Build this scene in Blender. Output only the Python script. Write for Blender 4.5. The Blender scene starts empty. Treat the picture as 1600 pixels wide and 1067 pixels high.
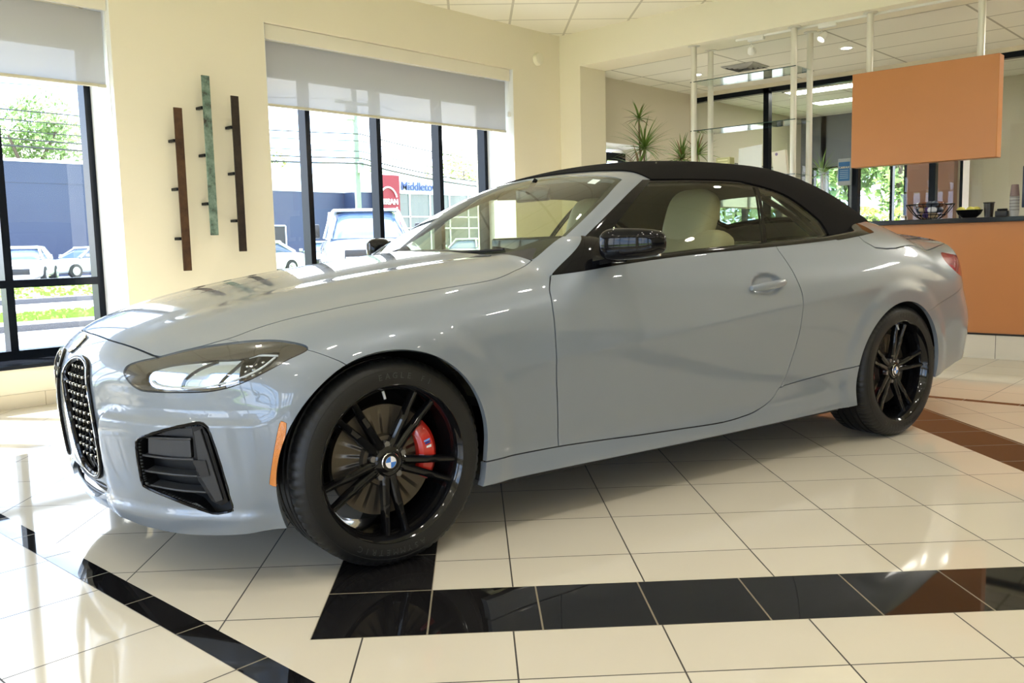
import bpy, bmesh, math, random
import numpy as np
from mathutils import Vector, Matrix, Euler
random.seed(7)
PI = math.pi
sc = bpy.context.scene
col = sc.collection

# ------------------------------------------------------------------ camera, world, sun, exposure
cam_data = bpy.data.cameras.new('camera')
cam_data.sensor_width = 36.0
cam_data.lens = 31.126
cam_data.clip_end = 500
cam_ob = bpy.data.objects.new('camera', cam_data)
col.objects.link(cam_ob)
CAM_M = [[0.675269, 0.096395, -0.731246], [-0.737179, 0.055838, -0.673387], [-0.02408, 0.993776, 0.108766]]
cam_ob.matrix_world = Matrix([CAM_M[0] + [-1.45888], CAM_M[1] + [-1.88619], CAM_M[2] + [1.00420], [0, 0, 0, 1]])
sc.camera = cam_ob
sc.view_settings.view_transform = 'Standard'
sc.view_settings.look = 'None'
sc.view_settings.gamma = 1.0
sc.view_settings.exposure = 0.98
sc.cycles.max_bounces = 10
sc.cycles.transparent_max_bounces = 24
sc.cycles.sample_clamp_indirect = 6.0
sc.cycles.caustics_reflective = False
sc.cycles.caustics_refractive = False

world = bpy.data.worlds.new('sky')
sc.world = world
world.use_nodes = True
wn = world.node_tree
wn.nodes.clear()
w_out = wn.nodes.new('ShaderNodeOutputWorld')
w_bg = wn.nodes.new('ShaderNodeBackground')
w_tc = wn.nodes.new('ShaderNodeTexCoord')
w_map = wn.nodes.new('ShaderNodeMapping')
w_map.inputs['Scale'].default_value = (1.0, 1.0, 2.6)
w_noise = wn.nodes.new('ShaderNodeTexNoise')
w_noise.inputs['Scale'].default_value = 3.2
w_noise.inputs['Detail'].default_value = 7
w_noise.inputs['Roughness'].default_value = 0.55
w_ramp = wn.nodes.new('ShaderNodeValToRGB')
w_ramp.color_ramp.elements[0].position = 0.40
w_ramp.color_ramp.elements[0].color = (0.36, 0.56, 0.92, 1)
w_ramp.color_ramp.elements[1].position = 0.60
w_ramp.color_ramp.elements[1].color = (1.0, 1.0, 1.0, 1)
wn.links.new(w_tc.outputs['Generated'], w_map.inputs['Vector'])
wn.links.new(w_map.outputs['Vector'], w_noise.inputs['Vector'])
wn.links.new(w_noise.outputs['Fac'], w_ramp.inputs['Fac'])
wn.links.new(w_ramp.outputs['Color'], w_bg.inputs['Color'])
w_bg.inputs['Strength'].default_value = 4.2
wn.links.new(w_bg.outputs['Background'], w_out.inputs['Surface'])

def link(o, parent=None):
    col.objects.link(o)
    if parent is not None:
        o.parent = parent
    return o

sun_d = bpy.data.lights.new('sun', 'SUN')
sun_d.energy = 15.0
sun_d.angle = math.radians(0.6)
sun_d.color = (1.0, 0.96, 0.88)
sun = link(bpy.data.objects.new('sun', sun_d))
SUN_TRAVEL = Vector((0.42, -0.70, -0.86))
sun.rotation_euler = SUN_TRAVEL.to_track_quat('-Z', 'Y').to_euler()

# ------------------------------------------------------------------ materials
MATS = {}
def mat(name, color=(0.8, 0.8, 0.8), rough=0.5, metal=0.0, coat=0.0, emit=None, emit_s=0.0, spec=0.5, trans=0.0, ior=1.45, bump=None, vary=None, coat_rough=0.03):
    if name in MATS:
        return MATS[name]
    m = bpy.data.materials.new(name)
    m.use_nodes = True
    nt = m.node_tree
    b = nt.nodes['Principled BSDF']
    b.inputs['Base Color'].default_value = (*color, 1)
    b.inputs['Roughness'].default_value = rough
    b.inputs['Metallic'].default_value = metal
    b.inputs['Coat Weight'].default_value = coat
    b.inputs['Coat Roughness'].default_value = coat_rough
    b.inputs['Specular IOR Level'].default_value = spec
    b.inputs['Transmission Weight'].default_value = trans
    b.inputs['IOR'].default_value = ior
    if emit is not None:
        b.inputs['Emission Color'].default_value = (*emit, 1)
        b.inputs['Emission Strength'].default_value = emit_s
    tc = None
    if bump or vary:
        tc = nt.nodes.new('ShaderNodeTexCoord')
    if vary:
        scale, amount = vary
        n = nt.nodes.new('ShaderNodeTexNoise')
        n.inputs['Scale'].default_value = scale
        n.inputs['Detail'].default_value = 5
        nt.links.new(tc.outputs['Object'], n.inputs['Vector'])
        mx = nt.nodes.new('ShaderNodeMixRGB')
        mx.blend_type = 'MIX'
        mx.inputs[1].default_value = (*[c * (1 - amount) for c in color], 1)
        mx.inputs[2].default_value = (*[min(1, c * (1 + amount)) for c in color], 1)
        nt.links.new(n.outputs['Fac'], mx.inputs[0])
        nt.links.new(mx.outputs[0], b.inputs['Base Color'])
    if bump:
        scale, strength = bump
        n = nt.nodes.new('ShaderNodeTexNoise')
        n.inputs['Scale'].default_value = scale
        n.inputs['Detail'].default_value = 3
        nt.links.new(tc.outputs['Object'], n.inputs['Vector'])
        bp = nt.nodes.new('ShaderNodeBump')
        bp.inputs['Strength'].default_value = strength
        bp.inputs['Distance'].default_value = 0.01
        nt.links.new(n.outputs['Fac'], bp.inputs['Height'])
        nt.links.new(bp.outputs['Normal'], b.inputs['Normal'])
    MATS[name] = m
    return m

def thin_glass(name, tint=(0.95, 0.97, 0.96), ior=1.45, refl=(1, 1, 1)):
    """Thin pane: tinted transparency plus mirror reflection weighted by the Fresnel term."""
    if name in MATS:
        return MATS[name]
    m = bpy.data.materials.new(name)
    m.use_nodes = True
    nt = m.node_tree
    nt.nodes.clear()
    o = nt.nodes.new('ShaderNodeOutputMaterial')
    t = nt.nodes.new('ShaderNodeBsdfTransparent')
    t.inputs['Color'].default_value = (*tint, 1)
    g = nt.nodes.new('ShaderNodeBsdfGlossy')
    g.inputs['Roughness'].default_value = 0.0
    g.inputs['Color'].default_value = (*refl, 1)
    # Schlick reflectance from |N.I|, the same from both sides of the pane
    ge = nt.nodes.new('ShaderNodeNewGeometry')
    dt = nt.nodes.new('ShaderNodeVectorMath'); dt.operation = 'DOT_PRODUCT'
    nt.links.new(ge.outputs['Normal'], dt.inputs[0]); nt.links.new(ge.outputs['Incoming'], dt.inputs[1])
    def op(o_, a, b):
        n = nt.nodes.new('ShaderNodeMath'); n.operation = o_
        for k_, v in enumerate((a, b)):
            if isinstance(v, (int, float)): n.inputs[k_].default_value = v
            elif v is not None: nt.links.new(v, n.inputs[k_])
        return n.outputs[0]
    f0 = ((ior - 1) / (ior + 1)) ** 2
    c_ = op('SUBTRACT', 1.0, op('ABSOLUTE', dt.outputs['Value'], None))
    fr_ = op('ADD', f0, op('MULTIPLY', 1 - f0, op('POWER', c_, 5.0)))
    mx = nt.nodes.new('ShaderNodeMixShader')
    nt.links.new(fr_, mx.inputs[0])
    nt.links.new(t.outputs[0], mx.inputs[1])
    nt.links.new(g.outputs[0], mx.inputs[2])
    nt.links.new(mx.outputs[0], o.inputs['Surface'])
    MATS[name] = m
    return m

def tile_mat(name, c1, c2, grout, pitch, offset, rot, gw=0.0035, rough=0.06, coat=0.0):
    """Square tiles laid out in object space: pitch (x, y), offset (x, y), rotation in radians."""
    m = bpy.data.materials.new(name)
    m.use_nodes = True
    nt = m.node_tree
    N, L = nt.nodes, nt.links
    b = N['Principled BSDF']
    b.inputs['Roughness'].default_value = rough
    b.inputs['Specular IOR Level'].default_value = 0.34 if sum(c1) < .05 else 0.5
    tc = N.new('ShaderNodeTexCoord')
    vr = N.new('ShaderNodeVectorRotate')
    vr.rotation_type = 'Z_AXIS'
    vr.inputs['Angle'].default_value = rot
    L.new(tc.outputs['Object'], vr.inputs['Vector'])
    sx = N.new('ShaderNodeSeparateXYZ')
    L.new(vr.outputs[0], sx.inputs[0])
    def op(o, a, bb=None):
        n = N.new('ShaderNodeMath')
        n.operation = o
        for k, v in enumerate((a, bb)):
            if v is None:
                continue
            if isinstance(v, (int, float)):
                n.inputs[k].default_value = v
            else:
                L.new(v, n.inputs[k])
        return n.outputs[0]
    masks, cells = [], []
    for k in range(2):
        t = op('DIVIDE', op('SUBTRACT', sx.outputs[k], offset[k]), pitch[k])
        fl = op('FLOOR', t)
        fr = op('SUBTRACT', t, fl)
        e = op('MULTIPLY', op('MINIMUM', fr, op('SUBTRACT', 1.0, fr)), pitch[k])
        masks.append(op('LESS_THAN', e, gw / 2))
        cells.append(fl)
    g = op('MAXIMUM', masks[0], masks[1])
    cx = N.new('ShaderNodeCombineXYZ')
    L.new(cells[0], cx.inputs[0]); L.new(cells[1], cx.inputs[1])
    wn_ = N.new('ShaderNodeTexWhiteNoise')
    wn_.noise_dimensions = '3D'
    L.new(cx.outputs[0], wn_.inputs['Vector'])
    ns = N.new('ShaderNodeTexNoise')
    ns.inputs['Scale'].default_value = 2.2
    ns.inputs['Detail'].default_value = 6
    L.new(tc.outputs['Object'], ns.inputs['Vector'])
    av = op('ADD', op('MULTIPLY', wn_.outputs['Value'], 0.5), op('MULTIPLY', ns.outputs['Fac'], 0.5))
    m1 = N.new('ShaderNodeMixRGB')
    m1.inputs[1].default_value = (*c1, 1); m1.inputs[2].default_value = (*c2, 1)
    L.new(av, m1.inputs[0])
    m2 = N.new('ShaderNodeMixRGB')
    m2.inputs[2].default_value = (*grout, 1)
    L.new(g, m2.inputs[0]); L.new(m1.outputs[0], m2.inputs[1])
    L.new(m2.outputs[0], b.inputs['Base Color'])
    rr = N.new('ShaderNodeMapRange')
    rr.inputs['To Min'].default_value = rough
    rr.inputs['To Max'].default_value = 0.6
    L.new(g, rr.inputs['Value'])
    L.new(rr.outputs[0], b.inputs['Roughness'])
    return m

# ------------------------------------------------------------------ mesh helpers
class MB:
    def __init__(s):
        s.v, s.f, s.m, s.sm = [], [], [], []
        s.cur = 0
    def add(s, vs, fs, smooth=False):
        o = len(s.v)
        s.v += [tuple(q) for q in vs]
        for f in fs:
            s.f.append([i + o for i in f]); s.m.append(s.cur); s.sm.append(smooth)
        return s
    def box(s, x0, x1, y0, y1, z0, z1, M=None):
        vs = [Vector((x, y, z)) for z in (z0, z1) for y in (y0, y1) for x in (x0, x1)]
        if M is not None:
            vs = [M @ v for v in vs]
        return s.add(vs, [(0, 2, 3, 1), (4, 5, 7, 6), (0, 1, 5, 4), (2, 6, 7, 3), (0, 4, 6, 2), (1, 3, 7, 5)])
    def bbox(s, x0, x1, y0, y1, z0, z1, r=0.01, seg=2, M=None):
        """box with rounded edges"""
        bm = bmesh.new()
        bmesh.ops.create_cube(bm, size=1)
        for v in bm.verts:
            v.co = Vector(((x0 + x1) / 2 + v.co.x * (x1 - x0), (y0 + y1) / 2 + v.co.y * (y1 - y0), (z0 + z1) / 2 + v.co.z * (z1 - z0)))
        bmesh.ops.bevel(bm, geom=bm.edges[:], offset=r, segments=seg, profile=0.5, affect='EDGES')
        bm.verts.index_update()
        vs = [M @ v.co if M is not None else v.co.copy() for v in bm.verts]
        fs = [[v.index for v in f.verts] for f in bm.faces]
        bm.free()
        return s.add(vs, fs, True)
    def tube(s, p0, p1, r0, r1=None, n=16, cap=True):
        p0, p1 = Vector(p0), Vector(p1)
        r1 = r0 if r1 is None else r1
        d = (p1 - p0).normalized()
        a = d.orthogonal().normalized(); b = d.cross(a)
        vs = []
        for p, r in ((p0, r0), (p1, r1)):
            for i in range(n):
                t = 2 * PI * i / n
                vs.append(p + a * math.cos(t) * r + b * math.sin(t) * r)
        fs = [(i, (i + 1) % n, n + (i + 1) % n, n + i) for i in range(n)]
        s.add(vs, fs, True)
        if cap:
            s.add(vs[:n], [list(range(n))[::-1]]); s.add(vs[n:], [list(range(n))])
        return s
    def path(s, pts, r, n=8, closed=False):
        pts = [Vector(q) for q in pts]
        N_ = len(pts)
        vs = []
        up = Vector((0, 0, 1))
        for k, q in enumerate(pts):
            a = pts[(k - 1) % N_] if (closed or k > 0) else q
            b = pts[(k + 1) % N_] if (closed or k < N_ - 1) else q
            d = (b - a).normalized()
            x = d.cross(up)
            if x.length < 1e-3:
                x = d.cross(Vector((1, 0, 0)))
            x.normalize(); y = x.cross(d)
            rr = r[k] if isinstance(r, (list, tuple)) else r
            for i in range(n):
                t = 2 * PI * i / n
                vs.append(q + x * math.cos(t) * rr + y * math.sin(t) * rr)
        fs = []
        for k in range(N_ if closed else N_ - 1):
            for i in range(n):
                fs.append((k * n + i, k * n + (i + 1) % n, ((k + 1) % N_) * n + (i + 1) % n, ((k + 1) % N_) * n + i))
        s.add(vs, fs, True)
        if not closed:
            s.add(vs[:n], [list(range(n))[::-1]]); s.add(vs[-n:], [list(range(n))])
        return s
    def lathe(s, prof, n=48, axis='Z', c=(0, 0, 0), smooth=True, a0=0.0, a1=2 * PI):
        """prof: list of (radius, height along axis)"""
        full = abs(a1 - a0 - 2 * PI) < 1e-6
        m = n if full else n + 1
        vs = []
        for r, h in prof:
            for i in range(m):
                t = a0 + (a1 - a0) * i / n
                x, y = r * math.cos(t), r * math.sin(t)
                q = {'Z': (x, y, h), 'Y': (x, h, y), 'X': (h, x, y)}[axis]
                vs.append((q[0] + c[0], q[1] + c[1], q[2] + c[2]))
        fs = []
        for k in range(len(prof) - 1):
            for i in range(n):
                j = (i + 1) % m
                fs.append((k * m + i, k * m + j, (k + 1) * m + j, (k + 1) * m + i))
        return s.add(vs, fs, smooth)
    def prism(s, poly, d0, d1, axis='Z', M=None, smooth=False):
        """poly (2D) extruded along axis from d0 to d1"""
        n = len(poly)
        def P(u, v, d):
            q = {'Z': (u, v, d), 'Y': (u, d, v), 'X': (d, u, v)}[axis]
            q = Vector(q)
            return M @ q if M is not None else q
        vs = [P(u, v, d0) for u, v in poly] + [P(u, v, d1) for u, v in poly]
        s.add(vs, [(i, (i + 1) % n, n + (i + 1) % n, n + i) for i in range(n)], smooth)
        s.add(vs, [list(range(n))[::-1], list(range(n, 2 * n))])
        return s
    def ell(s, c, r, nu=20, nv=12, M=None, e=1.0):
        vs, fs = [], []
        sp = lambda q: math.copysign(abs(q) ** e, q)
        for j in range(nv + 1):
            ph = PI * j / nv
            for i in range(nu):
                t = 2 * PI * i / nu
                q = Vector((c[0] + r[0] * sp(math.sin(ph)) * sp(math.cos(t)), c[1] + r[1] * sp(math.sin(ph)) * sp(math.sin(t)), c[2] + r[2] * sp(math.cos(ph))))
                vs.append(M @ q if M is not None else q)
        for j in range(nv):
            for i in range(nu):
                fs.append((j * nu + i, (j + 1) * nu + i, (j + 1) * nu + (i + 1) % nu, j * nu + (i + 1) % nu))
        return s.add(vs, fs, True)
    def build(s, name, m, parent=None, fix=True, loc=None, rot=None):
        me = bpy.data.meshes.new(name)
        me.from_pydata([tuple(v) for v in s.v], [], s.f)
        for mm in (m if isinstance(m, (list, tuple)) else [m]):
            me.materials.append(mm)
        me.polygons.foreach_set('material_index', s.m)
        me.polygons.foreach_set('use_smooth', s.sm)
        if fix:
            bm = bmesh.new(); bm.from_mesh(me)
            bmesh.ops.remove_doubles(bm, verts=bm.verts, dist=1e-5)
            bmesh.ops.recalc_face_normals(bm, faces=bm.faces)
            bm.to_mesh(me); bm.free()
        me.update()
        try:
            me.set_sharp_from_angle(angle=math.radians(38))
        except Exception:
            pass
        o = bpy.data.objects.new(name, me)
        if loc: o.location = loc
        if rot: o.rotation_euler = rot
        return link(o, parent)

def thing(name, label, cat, loc=(0, 0, 0), rotz=0.0, group=None):
    o = bpy.data.objects.new(name, None)
    o.empty_display_size = 0.1
    o.location = loc
    o.rotation_euler = (0, 0, rotz)
    link(o)
    o['label'] = label; o['category'] = cat
    if group: o['group'] = group
    return o
def tag(o, label, cat, group=None, kind=None):
    o['label'] = label; o['category'] = cat
    if group: o['group'] = group
    if kind: o['kind'] = kind
    return o
def struct(o):
    o['kind'] = 'structure'
    return o
def copy_tree(o, parent=None):
    c = o.copy(); col.objects.link(c)
    if parent is not None: c.parent = parent
    for ch in list(o.children):
        copy_tree(ch, c)
    return c
def text_mesh(body, size, name, m, parent, M, depth=0.004, align='CENTER', bold=0.0):
    cu = bpy.data.curves.new(name, 'FONT')
    cu.body = body; cu.size = size; cu.extrude = depth / 2; cu.align_x = align; cu.align_y = 'CENTER'; cu.offset = bold
    o = bpy.data.objects.new(name, cu)
    col.objects.link(o)
    dg = bpy.context.evaluated_depsgraph_get()
    me = bpy.data.meshes.new_from_object(o.evaluated_get(dg))
    bpy.data.objects.remove(o)
    me.transform(M)
    me.materials.clear(); me.materials.append(m)
    t = bpy.data.objects.new(name, me)
    return link(t, parent)
# ------------------------------------------------------------------ room shell
R45 = PI / 4
WALL = mat('cream wall paint', (0.82, 0.76, 0.60), 0.75, bump=(180, 0.05))
WHITE = mat('white reveal paint', (0.86, 0.86, 0.85), 0.6)
TRIMW = mat('pale trim paint', (0.78, 0.74, 0.62), 0.5)
BLACKM = mat('black window frame', (0.004, 0.006, 0.010), 0.25, spec=0.2)
GLASS = thin_glass('window glass', (0.93, 0.96, 0.96))
GLASS_IN = thin_glass('office partition glass', (0.80, 0.84, 0.83), 1.5)
CREAM1, CREAM2 = (0.59, 0.535, 0.43), (0.69, 0.64, 0.53)
GROUT = (0.045, 0.04, 0.035)
BT1, BT2 = (0.006, 0.006, 0.007), (0.012, 0.011, 0.011)
BGR = (0.20, 0.17, 0.12)
tl_outer = tile_mat('cream floor tile diagonal', CREAM1, CREAM2, GROUT, (0.392, 0.403), (-0.013, -0.005), R45, 0.0045)
tl_inner = tile_mat('cream floor tile framed', CREAM1, CREAM2, GROUT, (0.391, 0.391), (0.0, 0.0), R45, 0.0045)
tl_axis = tile_mat('cream floor tile straight', CREAM1, CREAM2, GROUT, (0.394, 0.394), (-0.42, 0.0), 0.0, 0.0045)
tl_black = tile_mat('black floor tile diagonal', BT1, BT2, BGR, (0.3032, 0.3032), (0.154, -0.150), R45, 0.005, rough=0.03)
tl_blackx = tile_mat('black floor tile straight', BT1, BT2, BGR, (3.0, 0.305), (-1.5, 0.0), 0.0, 0.005, rough=0.03)

def g2w(x, y):
    return ((x + y) * math.sqrt(.5), (y - x) * math.sqrt(.5))
# floor: zones of different laying pattern, all at z = 0
F = MB()
def poly(pts, mi):
    F.cur = mi
    F.add([(x, y, 0) for x, y in pts], [list(range(len(pts)))])
YN, YP, XN, XP = -8.0, 4.95, -5.6, 12.6
c0, c1_, c2_, c3_ = [g2w(*q) for q in ((-0.149, -0.150), (2.90, -0.150), (2.90, 2.899), (-0.149, 2.899))]
i0, i1, i2, i3 = [g2w(*q) for q in ((0.154, 0.153), (2.597, 0.153), (2.597, 2.596), (0.154, 2.596))]
A0, A1 = -0.335, 4.265
poly([(XN, YN), (-0.42, YN), (-0.42, YP), (XN, YP)], 0)
poly([(-0.42, YN), (A0, YN), (A0, YP), (-0.42, YP)], 4)
poly([(A1, YN), (4.335, YN), (4.335, YP), (A1, YP)], 4)
poly([(4.335, YN), (XP, YN), (XP, YP), (4.335, YP)], 0)
# diagonal field around the black square frame
poly([(A0, YN), (A1, YN), (A1, c1_[1]), c1_, (A0, c1_[1])], 1)
poly([(A0, c3_[1]), c3_, (A1, c3_[1]), (A1, YP), (A0, YP)], 1)
poly([(A0, c1_[1]), c1_, c0, c3_, (A0, c3_[1])], 1)
poly([(A1, c1_[1]), (A1, c3_[1]), c3_, c2_, c1_], 1)
poly([c0, c1_, i1, i0], 3); poly([c1_, c2_, i2, i1], 3); poly([c2_, c3_, i3, i2], 3); poly([c3_, c0, i0, i3], 3)
poly([i0, i1, i2, i3], 2)
floor = struct(F.build('floor', [tl_axis, tl_outer, tl_inner, tl_black, tl_blackx], fix=False))
bm = bmesh.new(); bm.from_mesh(floor.data)
for f_ in bm.faces:
    f_.normal_update()
    if f_.normal.z < 0: f_.normal_flip()
bm.to_mesh(floor.data); bm.free()

ZC, ZS = 3.27, 2.91
YA = 4.485
REC_T = 2.82
# front wall with two big windows (left window continues out of the frame)
wins = [(-4.6, 1.385, [-4.1, -3.29, -2.49, -1.68, -0.88, -0.075, 0.73]), (2.62, 5.575, [3.27, 4.075, 4.88])]
w = MB()
def wallA(x0, x1, z0, z1, y0=YA, y1=5.06):
    w.box(x0, x1, y0, y1, z0, z1)
wallA(-5.6, -4.6, 0, 3.6); wallA(1.385, 2.62, 0, 3.6); wallA(5.575, 6.344, 0, 3.6)
for x0, x1, _ in wins:
    wallA(x0, x1, REC_T, 3.6); wallA(x0, x1, 0, 0.27)
    w.box(x0, x1, 4.98, 5.06, 2.56, REC_T)
struct(w.build('wall_front', WALL, fix=False))
# white plaster reveals of the window recesses
rv = MB()
for x0, x1, _ in wins:
    rv.box(x0, x0 + 0.004, YA + .002, 4.9, 0.27, REC_T); rv.box(x1 - 0.004, x1, YA + .002, 4.9, 0.27, REC_T)
    rv.box(x0 + .004, x1 - .004, YA + .08, 4.98, REC_T - 0.004, REC_T)
struct(rv.build('trim_1', WHITE, fix=False))
SILL = mat('black polished sill', (0.012, 0.014, 0.02), 0.08)
for n_, (x0, x1, ms) in enumerate(wins):
    root = thing('window_%d' % (n_ + 1), 'black framed showroom window', 'window')
    del root['label'], root['category']
    root['kind'] = 'structure'
    fr = MB()
    y0, y1 = 4.88, 4.99
    for xm in [x0 + .025] + ms + [x1 - .025]:
        fr.box(xm - .026, xm + .026, y0, y1, 0.31, 2.56)
    fr.box(x0, x1, y0 - .01, y1, 0.285, 0.345)
    fr.box(x0, x1, y0, y1, 2.50, 2.56)
    fr.box(x0, x1, y0 + .002, y1 - .002, 0.785, 0.84)
    fr.build('window_frame', BLACKM, root, fix=False)
    gl = MB()
    gl.add([(x0, 4.95, .3), (x1, 4.95, .3), (x1, 4.95, 2.55), (x0, 4.95, 2.55)], [(0, 1, 2, 3)])
    gl.build('pane', GLASS, root, fix=False)
    s_ = MB()
    s_.box(x0, x1, YA - .02, 4.90, 0.262, 0.286)
    s_.build('window_sill', SILL, root, fix=False)
# baseboard tiles
BB = tile_mat('baseboard tile', (0.66, 0.58, 0.42), (0.70, 0.62, 0.46), (0.3, 0.24, 0.14), (0.394, 3.0), (-0.42, -1.5), 0.0, 0.004, rough=0.2)
b_ = MB(); b_.box(-5.6, 6.344, YA - .012, YA, 0, 0.095)
struct(b_.build('baseboard_front', BB, fix=False))

# right-hand header wall, column and continuation of the outer wall behind it
w = MB()
w.box(6.344, 6.80, 4.20, 5.06, 0, 3.6)
w.box(6.344, 6.80, -8.0, 4.20, ZS, 3.6)
struct(w.build('wall_right', WALL, fix=False))
w = MB()
w.box(6.80, 7.0, 4.41, 5.0, 0, 3.3); w.box(8.0, 8.95, 4.41, 5.0, 0, 3.3); w.box(7.0, 8.0, 4.41, 5.0, 2.17, 3.3)
struct(w.build('wall_back', mat('taupe wall paint', (0.66, 0.60, 0.48), 0.8), fix=False))
# entrance door in that wall
root = thing('door_1', 'x', 'door'); del root['label'], root['category']; root['kind'] = 'structure'
d = MB()
d.box(7.0, 8.0, 4.78, 4.86, 2.02, 2.12); d.box(7.0, 7.06, 4.78, 4.86, 0, 2.02); d.box(7.94, 8.0, 4.78, 4.86, 0, 2.02)
d.box(7.0, 7.96, 4.79, 4.85, 0, 0.25); d.box(7.44, 7.56, 4.79, 4.85, 0.2, 2.02)
d.box(7.08, 7.5, 4.70, 4.78, 1.97, 2.03)
d.build('door_frame', BLACKM, root, fix=False)
d = MB(); d.add([(7.0, 4.82, 0), (8.0, 4.82, 0), (8.0, 4.82, 2.05), (7.0, 4.82, 2.05)], [(0, 1, 2, 3)])
d.build('door_pane', GLASS, root, fix=False)
d = MB(); d.box(7.0, 8.0, 4.42, 4.99, 2.166, 2.17); struct(d.build('trim_2', WHITE, fix=False))

# ceilings
CT1, CT2 = (0.80, 0.76, 0.62), (0.82, 0.78, 0.64)
ct_main = tile_mat('main ceiling tile', CT1, CT2, (0.52, 0.48, 0.36), (0.61, 0.61), (0.135, 0.21), R45, 0.024, rough=0.85)
ct_low = tile_mat('low ceiling tile', (0.80, 0.77, 0.66), (0.82, 0.79, 0.68), (0.40, 0.37, 0.28), (0.61, 1.22), (6.8, 0.46), 0.0, 0.022, rough=0.85)
c = MB(); c.box(-5.6, 6.36, -8.0, 5.0, ZC, ZC + .05); struct(c.build('ceiling', ct_main, fix=False))
c = MB(); c.box(6.79, 9.0, -8.0, 5.0, ZS, ZS + .05); struct(c.build('ceiling_lobby', ct_low, fix=False))
c = MB(); c.box(9.08, 12.6, -8.0, 5.0, ZS, ZS + .05); struct(c.build('ceiling_office', ct_low, fix=False))

# the rest of the shell, outside the picture: side wall and rear wall with their own windows
for nm, seg in (('wall_left', 'X'), ('wall_rear', 'Y')):
    w = MB()
    if seg == 'X':
        w.box(-5.75, -5.6, -8, 5.06, 0, .3); w.box(-5.75, -5.6, -8, 5.06, 2.6, 3.6)
        for y in (-8, -4.4, -0.6, 3.2):
            w.box(-5.75, -5.6, y, y + (1.86 if y > 3 else .5), .3, 2.6)
    else:
        w.box(-5.6, 12.6, -8.15, -8.0, 0, 3.6)
    struct(w.build(nm, WALL, fix=False))
for n_, (y0, y1) in enumerate(((-7.5, -4.4), (-3.9, -0.6), (-0.1, 3.2))):
    root = thing('window_%d' % (n_ + 3), 'x', 'window'); del root['label'], root['category']; root['kind'] = 'structure'
    fr = MB()
    for y in np.linspace(y0 + .03, y1 - .03, 5):
        fr.box(-5.72, -5.62, y - .03, y + .03, .3, 2.6)
    fr.box(-5.72, -5.62, y0, y1, .3, .36); fr.box(-5.72, -5.62, y0, y1, 2.54, 2.6); fr.box(-5.715, -5.625, y0, y1, .8, .86)
    fr.build('window_frame', BLACKM, root, fix=False)
    gl = MB(); gl.add([(-5.67, y0, .3), (-5.67, y1, .3), (-5.67, y1, 2.6), (-5.67, y0, 2.6)], [(0, 1, 2, 3)])
    gl.build('pane', GLASS, root, fix=False)
w = MB(); w.box(-5.6, 12.6, -8.0, -7.97, 0, 1.05)
struct(w.build('trim_reflection_band', mat('dark reflection band', (.10, .10, .105), .5), fix=False))  # unseen dark band added so the car side reflects darker low down

# glazed office partition (black frames) and the office behind it
root = thing('window_9', 'x', 'window'); del root['label'], root['category']; root['kind'] = 'structure'
pf = MB()
ys_ = [4.46, 3.36, 2.235, 1.38, 1.06, 0.0, -1.2, -2.4, -3.6]
for y in ys_:
    pf.box(9.0, 9.09, y - .035, y + .035, 0, 2.86)
pf.box(9.0, 9.09, -7.9, 4.46, 2.80, 2.86); pf.box(9.0, 9.09, -7.9, 4.46, 0, .1)
pf.build('window_frame', BLACKM, root, fix=False)
gl = MB(); gl.add([(9.05, -3.6, .1), (9.05, 4.46, .1), (9.05, 4.46, 2.82), (9.05, -3.6, 2.82)], [(0, 1, 2, 3)])
gl.build('pane', GLASS_IN, root, fix=False)
pp = MB(); pp.box(8.985, 9.0, 1.0, 1.06, 0, 2.8); pp.build('white_edge', mat('white aluminium', (.8, .8, .8), .3), root, fix=False)
w = MB()
w.box(8.95, 9.12, 4.40, 4.6, 0, 3.3)
w.box(9.0, 9.09, -8, 4.46, 2.861, 3.3)
w.box(8.98, 9.1, -8, -3.6, 0, 3.3)
w.box(9.12, 9.9, 4.50, 4.62, 0, 3.3); w.box(11.9, 12.6, 4.50, 4.62, 0, 3.3); w.box(9.9, 11.9, 4.50, 4.62, 0, .9); w.box(9.9, 11.9, 4.50, 4.62, 2.1, 3.3)
struct(w.build('wall_office', mat('taupe wall paint'), fix=False))
w = MB()
w.box(12.5, 12.62, 3.60, 3.70, 0, 3.3); w.box(12.5, 12.62, 4.08, 4.17, 0, 3.3); w.box(12.5, 12.62, 4.30, 4.62, 0, 3.3); w.box(12.5, 12.62, 3.70, 4.30, 2.11, 3.3); w.box(12.5, 12.62, 3.70, 4.30, 0, .95); w.box(12.5, 12.62, 2.83, 3.62, 2.15, 3.3); w.box(12.5, 12.62, 2.83, 3.62, 0, 0.95)
w.box(12.5, 12.62, -8, 2.83, 0, 3.3)
struct(w.build('wall_far', mat('slate wall paint', (0.16, 0.17, 0.19), 0.8), fix=False))
w = MB(); w.box(10.6, 10.75, 1.62, 2.19, 0, ZS); struct(w.build('wall_pier', mat('rosewood panel', (0.32, 0.16, 0.11), 0.35), fix=False))
w = MB(); w.box(10.9, 11.05, -4, 1.85, 0, ZS); struct(w.build('wall_inner', mat('taupe wall paint'), fix=False))
root = thing('window_10', 'x', 'window'); del root['label'], root['category']; root['kind'] = 'structure'
fr = MB()
for y in (2.855, 3.06, 3.60):
    fr.box(12.50, 12.6, y - .02, y + .02, .95, 2.15)
fr.box(12.5, 12.6, 2.83, 3.62, .95, 1.0); fr.box(12.5, 12.6, 2.83, 3.62, 2.1, 2.15)
fr.build('window_frame', BLACKM, root, fix=False)
gl = MB(); gl.add([(12.56, 2.83, .95), (12.56, 3.62, .95), (12.56, 3.62, 2.15), (12.56, 2.83, 2.15)], [(0, 1, 2, 3)])
gl.build('pane', GLASS, root, fix=False)

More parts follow.
